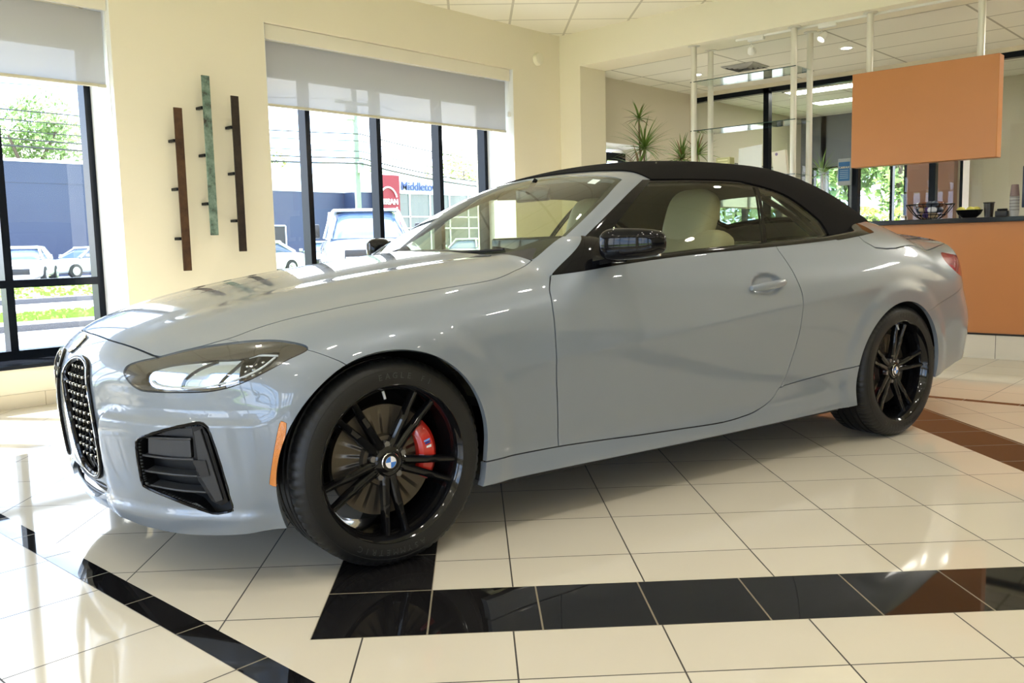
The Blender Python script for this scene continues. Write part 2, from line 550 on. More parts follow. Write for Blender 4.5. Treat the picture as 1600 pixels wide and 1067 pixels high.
for n_, (ax_, a0_, a1_) in enumerate((('X', 9.9, 11.9), ('Y', 3.70, 4.30))):
    root = thing('window_%d' % (n_ + 11), 'x', 'window'); del root['label'], root['category']; root['kind'] = 'structure'
    fr = MB(); gl = MB()
    if ax_ == 'X':
        for x in (9.93, 10.75, 11.87): fr.box(x - .03, x + .03, 4.53, 4.6, .9, 2.1)
        fr.box(9.9, 11.9, 4.53, 4.6, .9, .96); fr.box(9.9, 11.9, 4.53, 4.6, 2.04, 2.1)
        gl.add([(9.9, 4.57, .9), (11.9, 4.57, .9), (11.9, 4.57, 2.1), (9.9, 4.57, 2.1)], [(0, 1, 2, 3)])
    else:
        fr.box(12.5, 12.6, 4.28, 4.30, .95, 2.11); fr.box(12.5, 12.6, 3.70, 3.72, .95, 2.11); fr.box(12.5, 12.6, 3.7, 4.3, 2.08, 2.11)
        gl.add([(12.56, 3.7, .95), (12.56, 4.3, .95), (12.56, 4.3, 2.11), (12.56, 3.7, 2.11)], [(0, 1, 2, 3)])
    fr.build('window_frame', BLACKM, root, fix=False); gl.build('pane', GLASS, root, fix=False)
# ------------------------------------------------------------------ roller shades, wall art, plants, counter, shelves, lamps
def shade_mat():
    m = bpy.data.materials.new('grey mesh shade fabric')
    m.use_nodes = True
    nt = m.node_tree; nt.nodes.clear()
    o = nt.nodes.new('ShaderNodeOutputMaterial')
    t = nt.nodes.new('ShaderNodeBsdfTransparent'); t.inputs['Color'].default_value = (1, 1, 1, 1)
    d = nt.nodes.new('ShaderNodeBsdfDiffuse'); d.inputs['Color'].default_value = (0.52, 0.51, 0.49, 1)
    tr = nt.nodes.new('ShaderNodeBsdfTranslucent'); tr.inputs['Color'].default_value = (0.42, 0.42, 0.43, 1)
    a = nt.nodes.new('ShaderNodeMixShader'); a.inputs[0].default_value = 0.30
    b = nt.nodes.new('ShaderNodeMixShader'); b.inputs[0].default_value = 0.965
    nt.links.new(d.outputs[0], a.inputs[1]); nt.links.new(tr.outputs[0], a.inputs[2])
    nt.links.new(t.outputs[0], b.inputs[1]); nt.links.new(a.outputs[0], b.inputs[2])
    nt.links.new(b.outputs[0], o.inputs['Surface'])
    return m
SHADE = shade_mat()
CORD = mat('white plastic', (0.82, 0.82, 0.78), 0.35)
for i, (x0, x1) in enumerate(((-4.58, 1.365), (2.64, 5.535))):
    t = thing('roller_shade', ('grey mesh roller shade at the far left window, partly lowered', 'grey mesh roller shade over the wide four-pane window')[i], 'shade', (x1, 4.57, 2.70), 0, 'roller shades')
    L_ = x1 - x0
    m = MB(); m.add([(-L_, 0, -.50), (0, 0, -.50), (0, 0, 0), (-L_, 0, 0)], [(0, 1, 2, 3)]); m.build('shade_fabric', SHADE, t, fix=False)
    m = MB(); m.bbox(-L_, 0, -.012, .012, -.522, -.50, .004); m.build('bottom_rail', mat('beige rail', (0.62, 0.58, 0.44), 0.4), t)
    m = MB(); m.box(-L_, .01, -.062, -.045, 0.0, .115); m.build('valance', TRIMW, t, fix=False)
    m = MB(); m.tube((-L_ + .01, 0.0, 0.045), (-.01, 0.0, 0.045), .035); m.build('roller_tube', TRIMW, t)
    m = MB(); m.tube((.014, -.03, -.0), (.014, -.03, -1.25 if i else -1.35), .0018, n=6); m.tube((.026, -.03, -.0), (.026, -.03, -1.25 if i else -1.35), .0018, n=6)
    m.build('pull_cord', CORD, t, fix=False)
    m = MB(); m.bbox(.005, .035, -.045, -.02, -.36 if i else -.13, -.31 if i else -.09, .004); m.build('cord_clip', CORD, t)

BLIND = bpy.data.materials.new('white translucent blind'); BLIND.use_nodes = True
_nt = BLIND.node_tree; _nt.nodes.clear()
_o = _nt.nodes.new('ShaderNodeOutputMaterial'); _t = _nt.nodes.new('ShaderNodeBsdfTranslucent'); _t.inputs['Color'].default_value = (.5, .52, .5, 1)
_d = _nt.nodes.new('ShaderNodeBsdfDiffuse'); _d.inputs['Color'].default_value = (.7, .7, .68, 1); _m = _nt.nodes.new('ShaderNodeMixShader')
_nt.links.new(_d.outputs[0], _m.inputs[1]); _nt.links.new(_t.outputs[0], _m.inputs[2]); _nt.links.new(_m.outputs[0], _o.inputs['Surface'])
t = thing('office_blind', 'white roller blind in the office side window, seen through the car rear window', 'blind', (10.9, 4.515, 1.47))
m = MB(); m.add([(-.98, 0, 0), (.98, 0, 0), (.98, 0, .62), (-.98, 0, .62)], [(0, 1, 2, 3)]); m.build('blind_fabric', BLIND, t, fix=False)
m = MB(); m.box(-.98, .98, -.006, .01, -.02, 0); m.build('bottom_rail', mat('beige rail'), t, fix=False)
def patina(name, c1, c2, c3, scale=9):
    m = bpy.data.materials.new(name); m.use_nodes = True
    nt = m.node_tree; b = nt.nodes['Principled BSDF']
    b.inputs['Roughness'].default_value = 0.45; b.inputs['Metallic'].default_value = 0.3
    tc = nt.nodes.new('ShaderNodeTexCoord')
    n = nt.nodes.new('ShaderNodeTexNoise'); n.inputs['Scale'].default_value = scale; n.inputs['Detail'].default_value = 8; n.inputs['Roughness'].default_value = .7
    r = nt.nodes.new('ShaderNodeValToRGB')
    r.color_ramp.elements[0].position = .34; r.color_ramp.elements[0].color = (*c1, 1)
    r.color_ramp.elements[1].position = .62; r.color_ramp.elements[1].color = (*c3, 1)
    e = r.color_ramp.elements.new(.46); e.color = (*c2, 1)
    nt.links.new(tc.outputs['Object'], n.inputs['Vector']); nt.links.new(n.outputs['Fac'], r.inputs['Fac'])
    nt.links.new(r.outputs['Color'], b.inputs['Base Color'])
    return m
ART = [((1.80, 0.868, 2.062), 'tall narrow rust brown metal strip, lowest of the three on the wall', patina('rust brown metal', (.035, .016, .008), (.07, .032, .014), (.10, .05, .02))),
       ((2.035, 1.13, 2.32), 'tall narrow strip of green verdigris copper, highest of the three', patina('verdigris copper', (.035, .025, .018), (.12, .19, .15), (.24, .33, .27), 14)),
       ((2.27, 1.002, 2.195), 'tall narrow near-black bronze strip, right of the green one', patina('dark bronze', (.012, .008, .006), (.022, .014, .010), (.04, .025, .015)))]
for (x, z0, z1), lab, mm in ART:
    t = thing('wall_sculpture', lab, 'wall art', (x, YA, z0), 0, 'metal strips on the front wall')
    m = MB(); m.bbox(-.033, .033, -.095, -.085, 0, z1 - z0, .002, 1); m.build('metal_strip', mm, t)
    h = z1 - z0
    for k in (.2, .505, .80):
        m = MB(); m.bbox(-.045, -.015, -.086, -.001, h * k - .011, h * k + .011, .003, 1)
        m.build('bracket', BLACKM, t)

m = MB(); m.lathe([(0.0, 0.0), (.045, .0), (.062, .008), (.07, .03), (.07, .05)], 32, 'Y')
o = m.build('speaker_disc', mat('ivory plastic', (0.82, 0.78, 0.62), .5), None, loc=(5.965, YA - .05, 2.975))
tag(o, 'small round ivory wall speaker near the ceiling corner', 'wall speaker')

# poles with glass shelves, and the hanging orange panel
STEEL = mat('brushed steel', (0.62, 0.60, 0.56), 0.28, metal=0.85)
PAINTP = mat('champagne pole', (0.68, 0.65, 0.56), 0.35, metal=0.25)
pole_at = [(6.435, 2.845, 'front left pole of the glass shelving'), (6.75, 2.84, 'rear left pole of the glass shelving'),
           (6.44, 1.804, 'front right pole of the glass shelving'), (6.75, 1.79, 'rear right pole of the glass shelving'),
           (6.45, 1.12, 'left pole holding the hanging orange panel'), (6.45, 0.24, 'right pole holding the hanging orange panel')]
for i, (x, y, lab) in enumerate(pole_at):
    zb = 0.0 if i < 4 else 2.399
    t = thing('steel_pole', 'slim brushed steel ' + lab, 'pole', (x, y, zb), 0, 'steel poles under the header')
    m = MB(); m.tube((0, 0, 0), (0, 0, ZS - zb), .029, n=24); m.build('shaft', PAINTP, t)
    m = MB(); m.lathe([(0.0, ZS - zb), (.06, ZS - zb), (.06, ZS - zb - .006), (.029, ZS - zb - .012)], 24); m.build('ceiling_flange', PAINTP, t)
SG = thin_glass('shelf glass', (0.84, 0.90, 0.88), 1.6)
EDGE = mat('glass shelf edge', (0.02, 0.05, 0.05), 0.1, spec=0.8)
for z, lab in ((2.555, 'top clear glass shelf between the steel poles'), (2.08, 'second clear glass shelf between the steel poles'), (1.585, 'third glass shelf, carrying brochures'), (1.12, 'lowest glass shelf behind the convertible roof')):
    t = thing('glass_shelf', lab, 'shelf', (6.6, 2.32, z), 0, 'glass shelves on the poles')
    m = MB(); m.box(-.19, .19, -.55, .55, 0, .008); m.build('glass_panel', SG, t, fix=False)
    m = MB(); m.box(-.192, -.190, -.55, .55, 0, .008); m.box(.19, .192, -.55, .55, 0, .008); m.build('polished_edge', EDGE, t, fix=False)
PAPER = mat('white paper', (0.86, 0.86, 0.84), .6)
def rotm(ax, deg, loc=(0, 0, 0)):
    return Matrix.Translation(loc) @ Matrix.Rotation(math.radians(deg), 4, ax)
t = thing('leaflet_stand', 'blank white card in a tilted stand on the glass shelf', 'card', (6.60, 2.325, 1.593), 0, 'printed matter on the glass shelf')
m = MB(); m.box(-.004, .004, -.125, .125, 0, .31, M=rotm('Y', 14) @ rotm('X', -5)); m.build('card', PAPER, t, fix=False, loc=(0, 0, .012))
m = MB(); m.box(.0, .10, -.10, .10, 0, .006); m.build('stand_foot', thin_glass('clear acrylic', (.9, .93, .93)), t, fix=False)
t = thing('brochure_stack', 'upright cream brochure stack with a small emblem, leaning', 'brochures', (6.60, 2.0, 1.593), 0, 'printed matter on the glass shelf')
m = MB(); m.box(-.02, .03, -.075, .06, 0, .235, M=rotm('X', -6)); m.build('paper_block', mat('cream paper', (0.80, 0.74, 0.62), .6), t, fix=False)
m = MB(); m.lathe([(0, -.0215), (.014, -.0215), (.014, -.019)], 20, 'X', (0, .035, .205)); m.build('emblem_print', mat('violet print', (.25, .18, .3), .5), t)
t = thing('business_card_box', 'small yellow-green box at the left end of the glass shelf', 'box', (6.62, 2.60, 1.593), 0, 'printed matter on the glass shelf')
m = MB(); m.box(-.05, .05, -.075, .075, 0, .22); m.build('carton', mat('olive carton', (0.52, 0.50, 0.25), .6), t, fix=False)
m = MB()
for k in range(4):
    m.box(-.052, -.0505, -.055, .055, .1 + k * .03, .11 + k * .03)
m.build('printed_lines', mat('pale yellow print', (.85, .82, .5), .6), t, fix=False)

ORANGE = mat('orange maple laminate', (0.50, 0.20, 0.066), 0.32, vary=(3.0, 0.06))
t = thing('hanging_panel', 'large orange wood panel hanging above the reception counter', 'panel', (6.38, 0.67, 1.60))
m = MB(); m.bbox(0, .13, -.585, .57, 0, .80, .004, 1); m.build('panel_body', ORANGE, t)

# reception counter
t = thing('reception_counter', 'orange laminate reception counter with dark worktop and cream tile plinth', 'counter', (6.34, 0.0, 0.0))
m = MB(); m.box(0, .55, -4.0, 1.70, .20, 1.09); m.build('counter_body', ORANGE, t, fix=False)
m = MB()
for y in (1.21, .93, -.33, -1.6): m.box(-.0012, .0, y - .0015, y + .0015, .2, 1.09)
m.build('panel_joint', mat('dark joint', (.12, .05, .02), .5), t, fix=False)
m = MB(); m.box(-.006, .56, -4.0, 1.71, 0, .19); m.build('tile_plinth', tile_mat('plinth tile', (.66, .60, .47), (.70, .64, .51), GROUT, (3.0, .394), (-1.5, .032), 0, .004, rough=.15), t, fix=False)
m = MB(); m.box(-.014, .56, -4.0, 1.71, .19, .204); m.build('dark_strip', mat('dark strip', (.02, .015, .012), .3), t, fix=False)
m = MB(); m.bbox(-.04, .62, -4.0, 1.73, 1.09, 1.13, .004, 1); m.build('worktop', mat('black worktop', (.02, .022, .028), .12), t)
ZT = 1.131
# wire bowl with wrapped snacks
t = thing('wire_bowl', 'black wire bowl on the reception counter, heaped with wrapped snacks', 'bowl', (6.62, .646, ZT))
m = MB()
prof = lambda s: (.055 + .135 * s ** .8, .125 * s ** 1.35)
for k in range(18):
    a = 2 * PI * k / 18
    m.path([(prof(s / 8)[0] * math.cos(a), prof(s / 8)[0] * math.sin(a), prof(s / 8)[1]) for s in range(9)], .0028, 5)
for s in (0, .4, 1):
    r, z = prof(s)
    m.path([(r * math.cos(2 * PI * i / 40), r * math.sin(2 * PI * i / 40), z + .002) for i in range(40)], .0042, 6, closed=True)
m.build('wire_frame', BLACKM, t, fix=False)
rs = random.Random(3)
SN = [mat('white wrapper', (.75, .74, .76), .35), mat('violet wrapper', (.10, .06, .22), .3), mat('brown wrapper', (.18, .07, .03), .3), mat('tan wrapper', (.5, .36, .22), .4), mat('slate wrapper', (.07, .08, .11), .35)]
kinds = ['white', 'violet', 'brown', 'tan', 'slate']
for k in range(34):
    lvl = k // 12
    a = k * 2.399; r = (.06, .105, .12)[lvl] * (.30 + .7 * rs.random())
    z = ZT + (.034, .080, .128)[lvl]
    m = MB()
    Mx = Matrix.Rotation(rs.random() * 3, 4, 'Z') @ Matrix.Rotation(rs.random() * 2, 4, 'X')
    m.ell((0, 0, 0), (.037, .025, .020), 12, 8, M=Mx, e=.7)
    kk = rs.randrange(5)
    o = m.build('wrapped_snack', SN[kk], None, loc=(6.62 + r * math.cos(a), .646 + r * math.sin(a), z))
    pl_ = ('bottom layer', 'middle layer', 'top of the heap')[lvl] + ', ' + ('back right', 'back left', 'front left', 'front right')[int((math.degrees(a) % 360) // 90)] + ' of centre'
    tag(o, '%s-wrapped snack in the wire bowl, %s' % (kinds[kk], pl_), 'snack', 'wrapped snacks in the wire bowl')
t = thing('fruit_bowl', 'shallow black bowl on the counter holding three lemons', 'bowl', (6.62, .335, ZT))
m = MB(); m.lathe([(0.0, .0), (.045, 0), (.06, .008), (.088, .035), (.105, .068), (.101, .068), (.084, .037), (.055, .014), (0, .012)], 40); m.build('bowl_shell', mat('gloss black', (.008, .008, .009), .08), t)
for k, (dx, dy, lb) in enumerate(((-.03, .055, 'leftmost'), (-.045, -.02, 'middle'), (-.02, -.06, 'rightmost'))):
    m = MB(); m.ell((0, 0, 0), (.026, .034, .026), 18, 12); m.tube((0, .03, 0), (0, .039, 0), .008, .003, 10)
    o = m.build('lemon', mat('lemon skin', (.66, .60, .12), .4, bump=(220, .3)), None, loc=(6.62 + dx, .335 + dy, ZT + .068))
    tag(o, '%s yellow-green lemon in the shallow black bowl' % lb, 'lemon', 'lemons in the black bowl')
DK = mat('dark brown plastic', (.022, .016, .013), .3)
m = MB(); m.lathe([(0, 0), (.032, 0), (.040, .115), (.046, .118), (.044, .125), (.036, .125), (.03, .01)], 28)
tag(m.build('tumbler', DK, None, loc=(6.62, .187, ZT)), 'dark brown tumbler holding lids beside the lemon bowl', 'cup')
m = MB(); m.bbox(-.045, .045, -.045, .045, 0, .052, .008); m.lathe([(0, .052), (.036, .052), (.04, .06), (.036, .068), (0, .068)], 24)
tag(m.build('lid_stack', mat('charcoal plastic', (.015, .015, .017), .4), None, loc=(6.62, .087, ZT)), 'low stack of charcoal cup lids between the tumbler and the cups', 'lids')
CUPW = mat('pale cup', (.55, .53, .50), .5); CUPB = mat('mauve cup', (.22, .15, .14), .5)
for k in range(11):
    m = MB()
    if k < 10:
        m.lathe([(.030, 0), (.036, .045), (.0375, .047), (.036, .049), (.029, .004), (0, .004)], 26)
        o = m.build('paper_cup', CUPW if k % 2 == 0 else mat('grey cup', (.36, .34, .32), .5), None, loc=(6.62, .0, ZT + k * .0125))
        tag(o, '%s paper cup, %s from the bottom of the nested stack' % (('pale', 'grey')[k % 2], ('first', 'second', 'third', 'fourth', 'fifth', 'sixth', 'seventh', 'eighth', 'ninth', 'tenth')[k]), 'cup', 'nested paper cups')
    else:
        m.lathe([(.036, 0), (.027, .088), (.024, .092), (0, .092)], 26)
        o = m.build('paper_cup', CUPB, None, loc=(6.62, 0, ZT + .165))
        tag(o, 'mauve paper cup upside down on top of the nested cups', 'cup')
t = thing('chrome_canister', 'small round chrome canister at the left of the wire bowl', 'canister', (6.62, .862, ZT))
m = MB(); m.lathe([(0, 0), (.028, 0), (.030, .02), (.024, .038), (.010, .044), (0, .045)], 24); m.build('canister_body', mat('chrome', (.8, .8, .8), .08, metal=1), t)
t = thing('monitor', 'dark blue edge of a monitor at the right end of the counter', 'monitor', (6.62, -.205, ZT))
m = MB(); m.bbox(-.02, .02, -.15, .15, .07, .40, .006); m.build('display', mat('dark navy plastic', (.012, .02, .05), .3), t)
m = MB(); m.bbox(-.06, .06, -.09, .09, 0, .012, .004); m.box(-.012, .012, -.02, .02, .012, .10); m.build('foot', BLACKM, t)

# spiky dracaenas in pots behind the car
LEAF = mat('dracaena leaf', (0.13, 0.22, 0.035), 0.4, vary=(8, .25)); LEAF2 = mat('dracaena leaf dry', (0.20, 0.13, 0.05), 0.5)
def rosette(mb, c, n, L, seed, droop=.5):
    rr = random.Random(seed)
    c = Vector(c)
    for k in range(n):
        az = k * 2.399 + rr.uniform(-.2, .2); el = math.radians(85 - 100 * (k / n) ** .8 + rr.uniform(-8, 8))
        l = L * rr.uniform(.75, 1.1); w = rr.uniform(.009, .014)
        d = Vector((math.cos(az), math.sin(az), 0)); s = Vector((-math.sin(az), math.cos(az), 0))
        vs = []
        steps = 7
        pos = c.copy(); e = el
        for j in range(steps + 1):
            t_ = j / steps
            ww = w * (1 - t_ ** 1.6) + .0006
            nrm = (d * -math.sin(e) + Vector((0, 0, 1)) * math.cos(e))
            vs += [pos - s * ww + nrm * ww * .35, pos, pos + s * ww + nrm * ww * .35]
            pos = pos + (d * math.cos(e) + Vector((0, 0, 1)) * math.sin(e)) * (l / steps)
            e -= droop * .16
        fs = []
        for j in range(steps):
            a = j * 3
            fs += [(a, a + 1, a + 4, a + 3), (a + 1, a + 2, a + 5, a + 4)]
        mb.cur = 1 if rr.random() < .16 else 0
        mb.add(vs, fs, True)
def dracaena(loc, heads, lab):
    t = thing('potted_dracaena', lab, 'plant', loc, 0, 'dracaenas behind the car')
    p = MB(); p.lathe([(0, 0), (.15, 0), (.19, .34), (.20, .35), (.18, .35), (.17, .30), (0, .30)], 36); p.build('pot', mat('charcoal pot', (.04, .038, .036), .4), t)
    for (x, y, z, n, L_, sd) in heads:
        s_ = MB(); s_.path([(0, 0, .28), (x * .3, y * .3, z * .4), (x * .8, y * .8, z * .8), (x, y, z)], [.016, .013, .011, .010], 8); s_.build('stem', mat('cane bark', (.22, .16, .09), .7), t)
        m_ = MB(); rosette(m_, (x, y, z - .01), n, L_, sd); m_.build('leaf_crown', [LEAF, LEAF2], t, fix=False)
dracaena((7.15, 3.92, 0), [(.0, .07, 2.40, 26, .24, 4), (.03, .02, 2.06, 70, .40, 5), (.0, .08, 1.84, 40, .36, 9)], 'tall spiky green dracaena with two crowns in front of the entrance door')
dracaena((7.1, 3.36, 0), [(0, .04, 1.90, 50, .30, 11), (.0, -.16, 1.93, 44, .30, 14)], 'shorter spiky dracaena just left of the steel poles')
dracaena((11.6, 3.75, 0), [(0, 0, 1.95, 36, .42, 21), (.1, .2, 1.6, 30, .4, 22)], 'dark dracaena seen through the office glass')

# ceiling fixtures
LAMP = mat('lamp glow', (1, 1, 1), .5, emit=(1.0, .93, .80), emit_s=75.0)
LAMP2 = mat('dim lamp glow', (1, 1, 1), .5, emit=(1.0, .95, .85), emit_s=14.0)
WMET = mat('white fixture metal', (.82, .80, .74), .35)
def can_light(x, y, z, lab, grp, lm=None, r=.058):
    t = thing('recessed_light', lab, 'ceiling light', (x, y, z), 0, grp)
    m = MB(); m.lathe([(r, -.002), (r + .022, -.004), (r + .024, 0), (r + .0, 0.03), (r, -.002)], 28); m.build('trim_ring', WMET, t)
    m = MB(); m.lathe([(0, -.003), (r, -.003)], 24); m.build('lens_disc', lm or LAMP, t, fix=False)
    return t
for i, (x, y) in enumerate(((7.72, 1.84),)):
    can_light(x, y, ZS, 'round recessed downlight in the low ceiling left of the orange panel', 'recessed lights', LAMP2, .05)
can_light(7.80, 3.62, ZS, 'faint recessed downlight near the plants', 'recessed lights', LAMP2, .045)
n_ = 0
for x in (-4.2, -2.1, 0.1, 2.3, 4.4):
    for y in (-6.6, -4.4, -2.2, -0.2, 1.6):
        if y > 1 and x > 4: continue
        can_light(x, y, ZC, 'round recessed downlight in the showroom ceiling', 'showroom downlights')
KEY = mat('accent lamp glow', (1, 1, 1), .5, emit=(1.0, .95, .86), emit_s=300.0)
for (x, y) in ((0.73, -1.13), (2.6, -1.5), (-1.1, -.75)):
    can_light(x, y, ZC, 'brighter recessed accent light above the near side of the car', 'accent downlights', KEY, .05)
# ceiling air diffuser
t = thing('air_diffuser', 'square metal air diffuser in the low ceiling behind the poles', 'vent', (7.78, 3.0, ZS))
for k in range(4):
    r0 = .28 - k * .065
    m = MB(); m.lathe([(r0 * 1.0, -.004 - k * .004), (r0 * .86, -.022 - k * .004), (r0 * .84, -.02 - k * .004), (r0 * .97, -.001 - k * .004)], 4, 'Z', a0=PI / 4, a1=PI / 4 + 2 * PI, smooth=False)
    m.build('louvre', mat('grey vent metal', (.34, .33, .30), .5), t)
m = MB(); m.box(-.19, .19, -.19, .19, -.003, -.001); m.build('duct_opening', BLACKM, t, fix=False)
# track heads on the header edge
for i, (y, lab) in enumerate(((2.21, 'white track spotlight, left one on the header'), (1.52, 'white track spotlight, right one on the header'))):
    t = thing('track_spotlight', lab, 'spotlight', (6.50, y, ZS), 0, 'track spotlights')
    m = MB(); m.bbox(-.02, .02, -.08, .08, -.045, 0, .004); m.build('track_adapter', WMET, t)
    m = MB(); m.path([(0, .05, -.045), (0, .05, -.07), (-.01, .045, -.10)], .007, 8); m.build('swivel_arm', WMET, t)
    Mx = Matrix.Translation((-.01, .04, -.125)) @ Matrix.Rotation(math.radians(-60 if i == 0 else 35), 4, 'Y') @ Matrix.Rotation(math.radians(20), 4, 'X')
    m = MB(); m.lathe([(0, .05), (.02, .05), (.036, .01), (.04, -.03), (.034, -.03), (.0, .0)], 24)
    m.v = [tuple(Mx @ Vector(q)) for q in m.v]
    m.build('lamp_head', WMET, t)
    m = MB(); m.lathe([(0, -.024), (.034, -.024)], 20); m.v = [tuple(Mx @ Vector(q)) for q in m.v]
    m.build('bulb', LAMP2, t, fix=False)
m = MB(); m.box(-.012, .012, -4.0, 1.7, -.018, 0)
tag(m.build('lighting_track', WMET, None, fix=False, loc=(6.50, .72, ZS)), 'slim white lighting track along the header edge', 'track')
# ceiling panels; those over the aisle are added out of view to brighten the lobby
for i, (x, y) in enumerate(((7.9, -1.6), (7.9, -4.2))):
    t = thing('panel_light', 'added unseen fill light panel over the reception aisle', 'ceiling light', (x, y, ZS), 0, 'added aisle fill lights')
    m = MB(); m.box(-.3, .3, -.6, .6, -.006, 0); m.build('light_diffuser', mat('aisle fill glow', (1, 1, 1), .5, emit=(1, .97, .88), emit_s=26), t, fix=False)
    m = MB(); m.box(-.32, .32, -.62, -.6, -.01, 0); m.box(-.32, .32, .6, .62, -.01, 0); m.box(-.32, -.3, -.6, .6, -.01, 0); m.box(.3, .32, -.6, .6, -.01, 0); m.build('frame', WMET, t, fix=False)
for i, (x, y, lab) in enumerate(((9.95, 2.85, 'nearer bright ceiling panel light in the office'), (11.1, 3.0, 'farther bright ceiling panel light in the office'))):
    t = thing('panel_light', lab, 'ceiling light', (x, y, ZS), 0, 'office panel lights')
    m = MB(); m.box(-.16, .16, -.65, .65, -.006, 0); m.build('light_diffuser', mat('panel glow', (1, 1, 1), .5, emit=(1, .97, .88), emit_s=9), t, fix=False)
    m = MB(); m.box(-.18, .18, -.67, -.65, -.01, 0); m.box(-.18, .18, .65, .67, -.01, 0); m.box(-.18, -.16, -.67, .67, -.01, 0); m.box(.16, .18, -.67, .67, -.01, 0); m.build('frame', WMET, t, fix=False)
# blue certificate sign on the office glass
t = thing('blue_placard', 'blue placard with small lettering on the office glass left of the orange panel', 'sign', (8.93, 2.335, 1.60))
m = MB(); m.bbox(0, .02, -.075, .075, 0, .31, .003, 1); m.build('placard_panel', mat('placard grey', (.32, .36, .40), .4), t)
m = MB(); m.box(-.002, 0, -.066, .066, .05, .27); m.build('blue_field', mat('placard blue', (.03, .14, .34), .4), t, fix=False)
Mt = Matrix.Translation((-.004, 0, .205)) @ Matrix(((0, 0, -1, 0), (-1, 0, 0, 0), (0, 1, 0, 0), (0, 0, 0, 1)))
text_mesh('CARFAX', .034, 'lettering', mat('pale lettering', (.8, .78, .6), .5), t, Mt)
m = MB()
for k in range(5):
    m.box(-.003, -.001, -.05, .05, .08 + k * .022, .087 + k * .022)
m.build('small_print', mat('pale blue print', (.3, .45, .6), .5), t, fix=False)
# ------------------------------------------------------------------ outside
def flat(name, x0, x1, y0, y1, z, m):
    q = MB(); q.add([(x0, y0, z), (x1, y0, z), (x1, y1, z), (x0, y1, z)], [(0, 1, 2, 3)])
    return q.build(name, m, None, fix=False)
ASPH = mat('pale asphalt', (0.33, 0.33, 0.34), .85, vary=(1.5, .12))
ASPHD = mat('dark asphalt', (0.13, 0.14, 0.17), .85, vary=(1.5, .15))
GRASS = mat('lawn grass', (0.19, 0.30, 0.045), .9, vary=(3, .35))
CURB = mat('speckled curb stone', (0.10, 0.10, 0.11), .9, vary=(60, .6))
struct(flat('ground_lot', -60, 140, 5.06, 120, -.06, ASPH))
struct(flat('ground_far_lot', 12.62, 90, -70, 5.06, -.06, ASPH))
struct(flat('ground_side_lot', -120, -5.75, -60, 120, -.07, ASPH))
struct(flat('lawn_side', -40, -14, -50, 60, -.05, GRASS))
struct(flat('pavement_dark', -30, 60, 6.0, 10.55, -.05, ASPHD))
q = MB(); q.box(-40, 7.6, 11.75, 12.55, -.06, .03); struct(q.build('trim_3', CURB, None, fix=False))
q = MB(); q.box(-40, 80, 19.55, 19.85, -.06, .05); struct(q.build('trim_4', CURB, None, fix=False))
def lawn(lab, y0, y1, x1=60):
    q = MB(); q.box(-40, x1, y0, y1, -.06, .01)
    rr = random.Random(int(y0 * 10))
    tufts = 2600
    for k in range(tufts):
        x = rr.uniform(-2, 7.5 if y0 < 15 else 24); y = rr.uniform(y0 + .05, y1 - .05); a = rr.uniform(0, PI); h = rr.uniform(.03, .08)
        dx, dy = math.cos(a) * .06, math.sin(a) * .06
        q.add([(x - dx, y - dy, .005), (x + dx, y + dy, .005), (x + dx * .6 + .02, y + dy * .6, h), (x - dx * .6, y - dy * .6 + .02, h)], [(0, 1, 2, 3)])
    return tag(q.build('lawn', GRASS, None, fix=False), lab, 'grass', kind='stuff')
lawn('narrow strip of mown grass nearest the showroom window, by the dark curb', 12.55, 14.7, 7.6)
lawn('wider strip of mown grass beyond the road', 19.85, 29.0)

NAVY = mat('navy cladding', (0.030, 0.042, 0.085), .5, vary=(.4, .12))
FASC = mat('white fascia panel', (0.72, 0.75, 0.80), .45)
DG = mat('dark storefront glass', (0.06, 0.09, 0.09), .05, spec=.8)
t = thing('dealership_building', 'long navy and white dealership building across the road', 'building', (30, 46.5, 0))
q = MB(); q.box(-34, 4.95, 0, 10, -.06, 4.68); q.box(4.95, 6.5, -1.2, 10, -.06, 4.68); q.box(-34, -8, -.02, .2, 4.68, 5.74); q.build('navy_wall', NAVY, t, fix=False)
q = MB(); q.box(-8, 4.95, -.05, 10, 4.68, 5.80); q.box(4.95, 46, -1.25, 10, 4.68, 5.80); q.build('fascia', FASC, t, fix=False)
q = MB()
for x in np.arange(-6.4, 4.5, 1.6): q.box(x - .012, x + .012, -.06, -.05, 4.7, 5.78)
for x in np.arange(6.5, 40, 1.6): q.box(x - .012, x + .012, -1.26, -1.25, 4.7, 5.78)
q.build('panel_joint', mat('grey joint', (.35, .37, .42), .5), t, fix=False)
q = MB(); q.box(-34, -8, -.05, .3, 5.72, 5.86); q.build('coping', mat('white coping', (.8, .8, .8), .5), t, fix=False)
q = MB(); q.box(6.5, 46, -1.2, 10, -.06, 4.68); q.build('storefront_glazing', DG, t, fix=False)
q = MB()
for x in np.arange(9.6, 44, 1.9): q.box(x - .05, x + .05, -1.28, -1.2, 0, 4.68)
for z in (0.1, 2.3, 3.1): q.box(8.4, 44, -1.28, -1.2, z - .05, z + .05)
q.build('storefront_mullions', mat('white aluminium', (.8, .8, .8), .3), t, fix=False)
q = MB(); q.box(-1.0, .25, -.05, 0, 0, 2.5); q.build('service_door', mat('black opening', (.02, .02, .022), .5), t, fix=False)
q = MB(); q.box(-1.08, -1.0, -.08, 0, 0, 2.58); q.box(.25, .33, -.08, 0, 0, 2.58); q.box(-1.08, .33, -.08, 0, 2.5, 2.58); q.build('door_surround', FASC, t, fix=False)
q = MB(); q.box(-2, 1.5, 2, 4, 5.8, 6.6); q.box(6, 8, 1, 3, 5.8, 6.9); q.build('rooftop_unit', mat('pale grey unit', (.6, .62, .66), .5), t, fix=False)
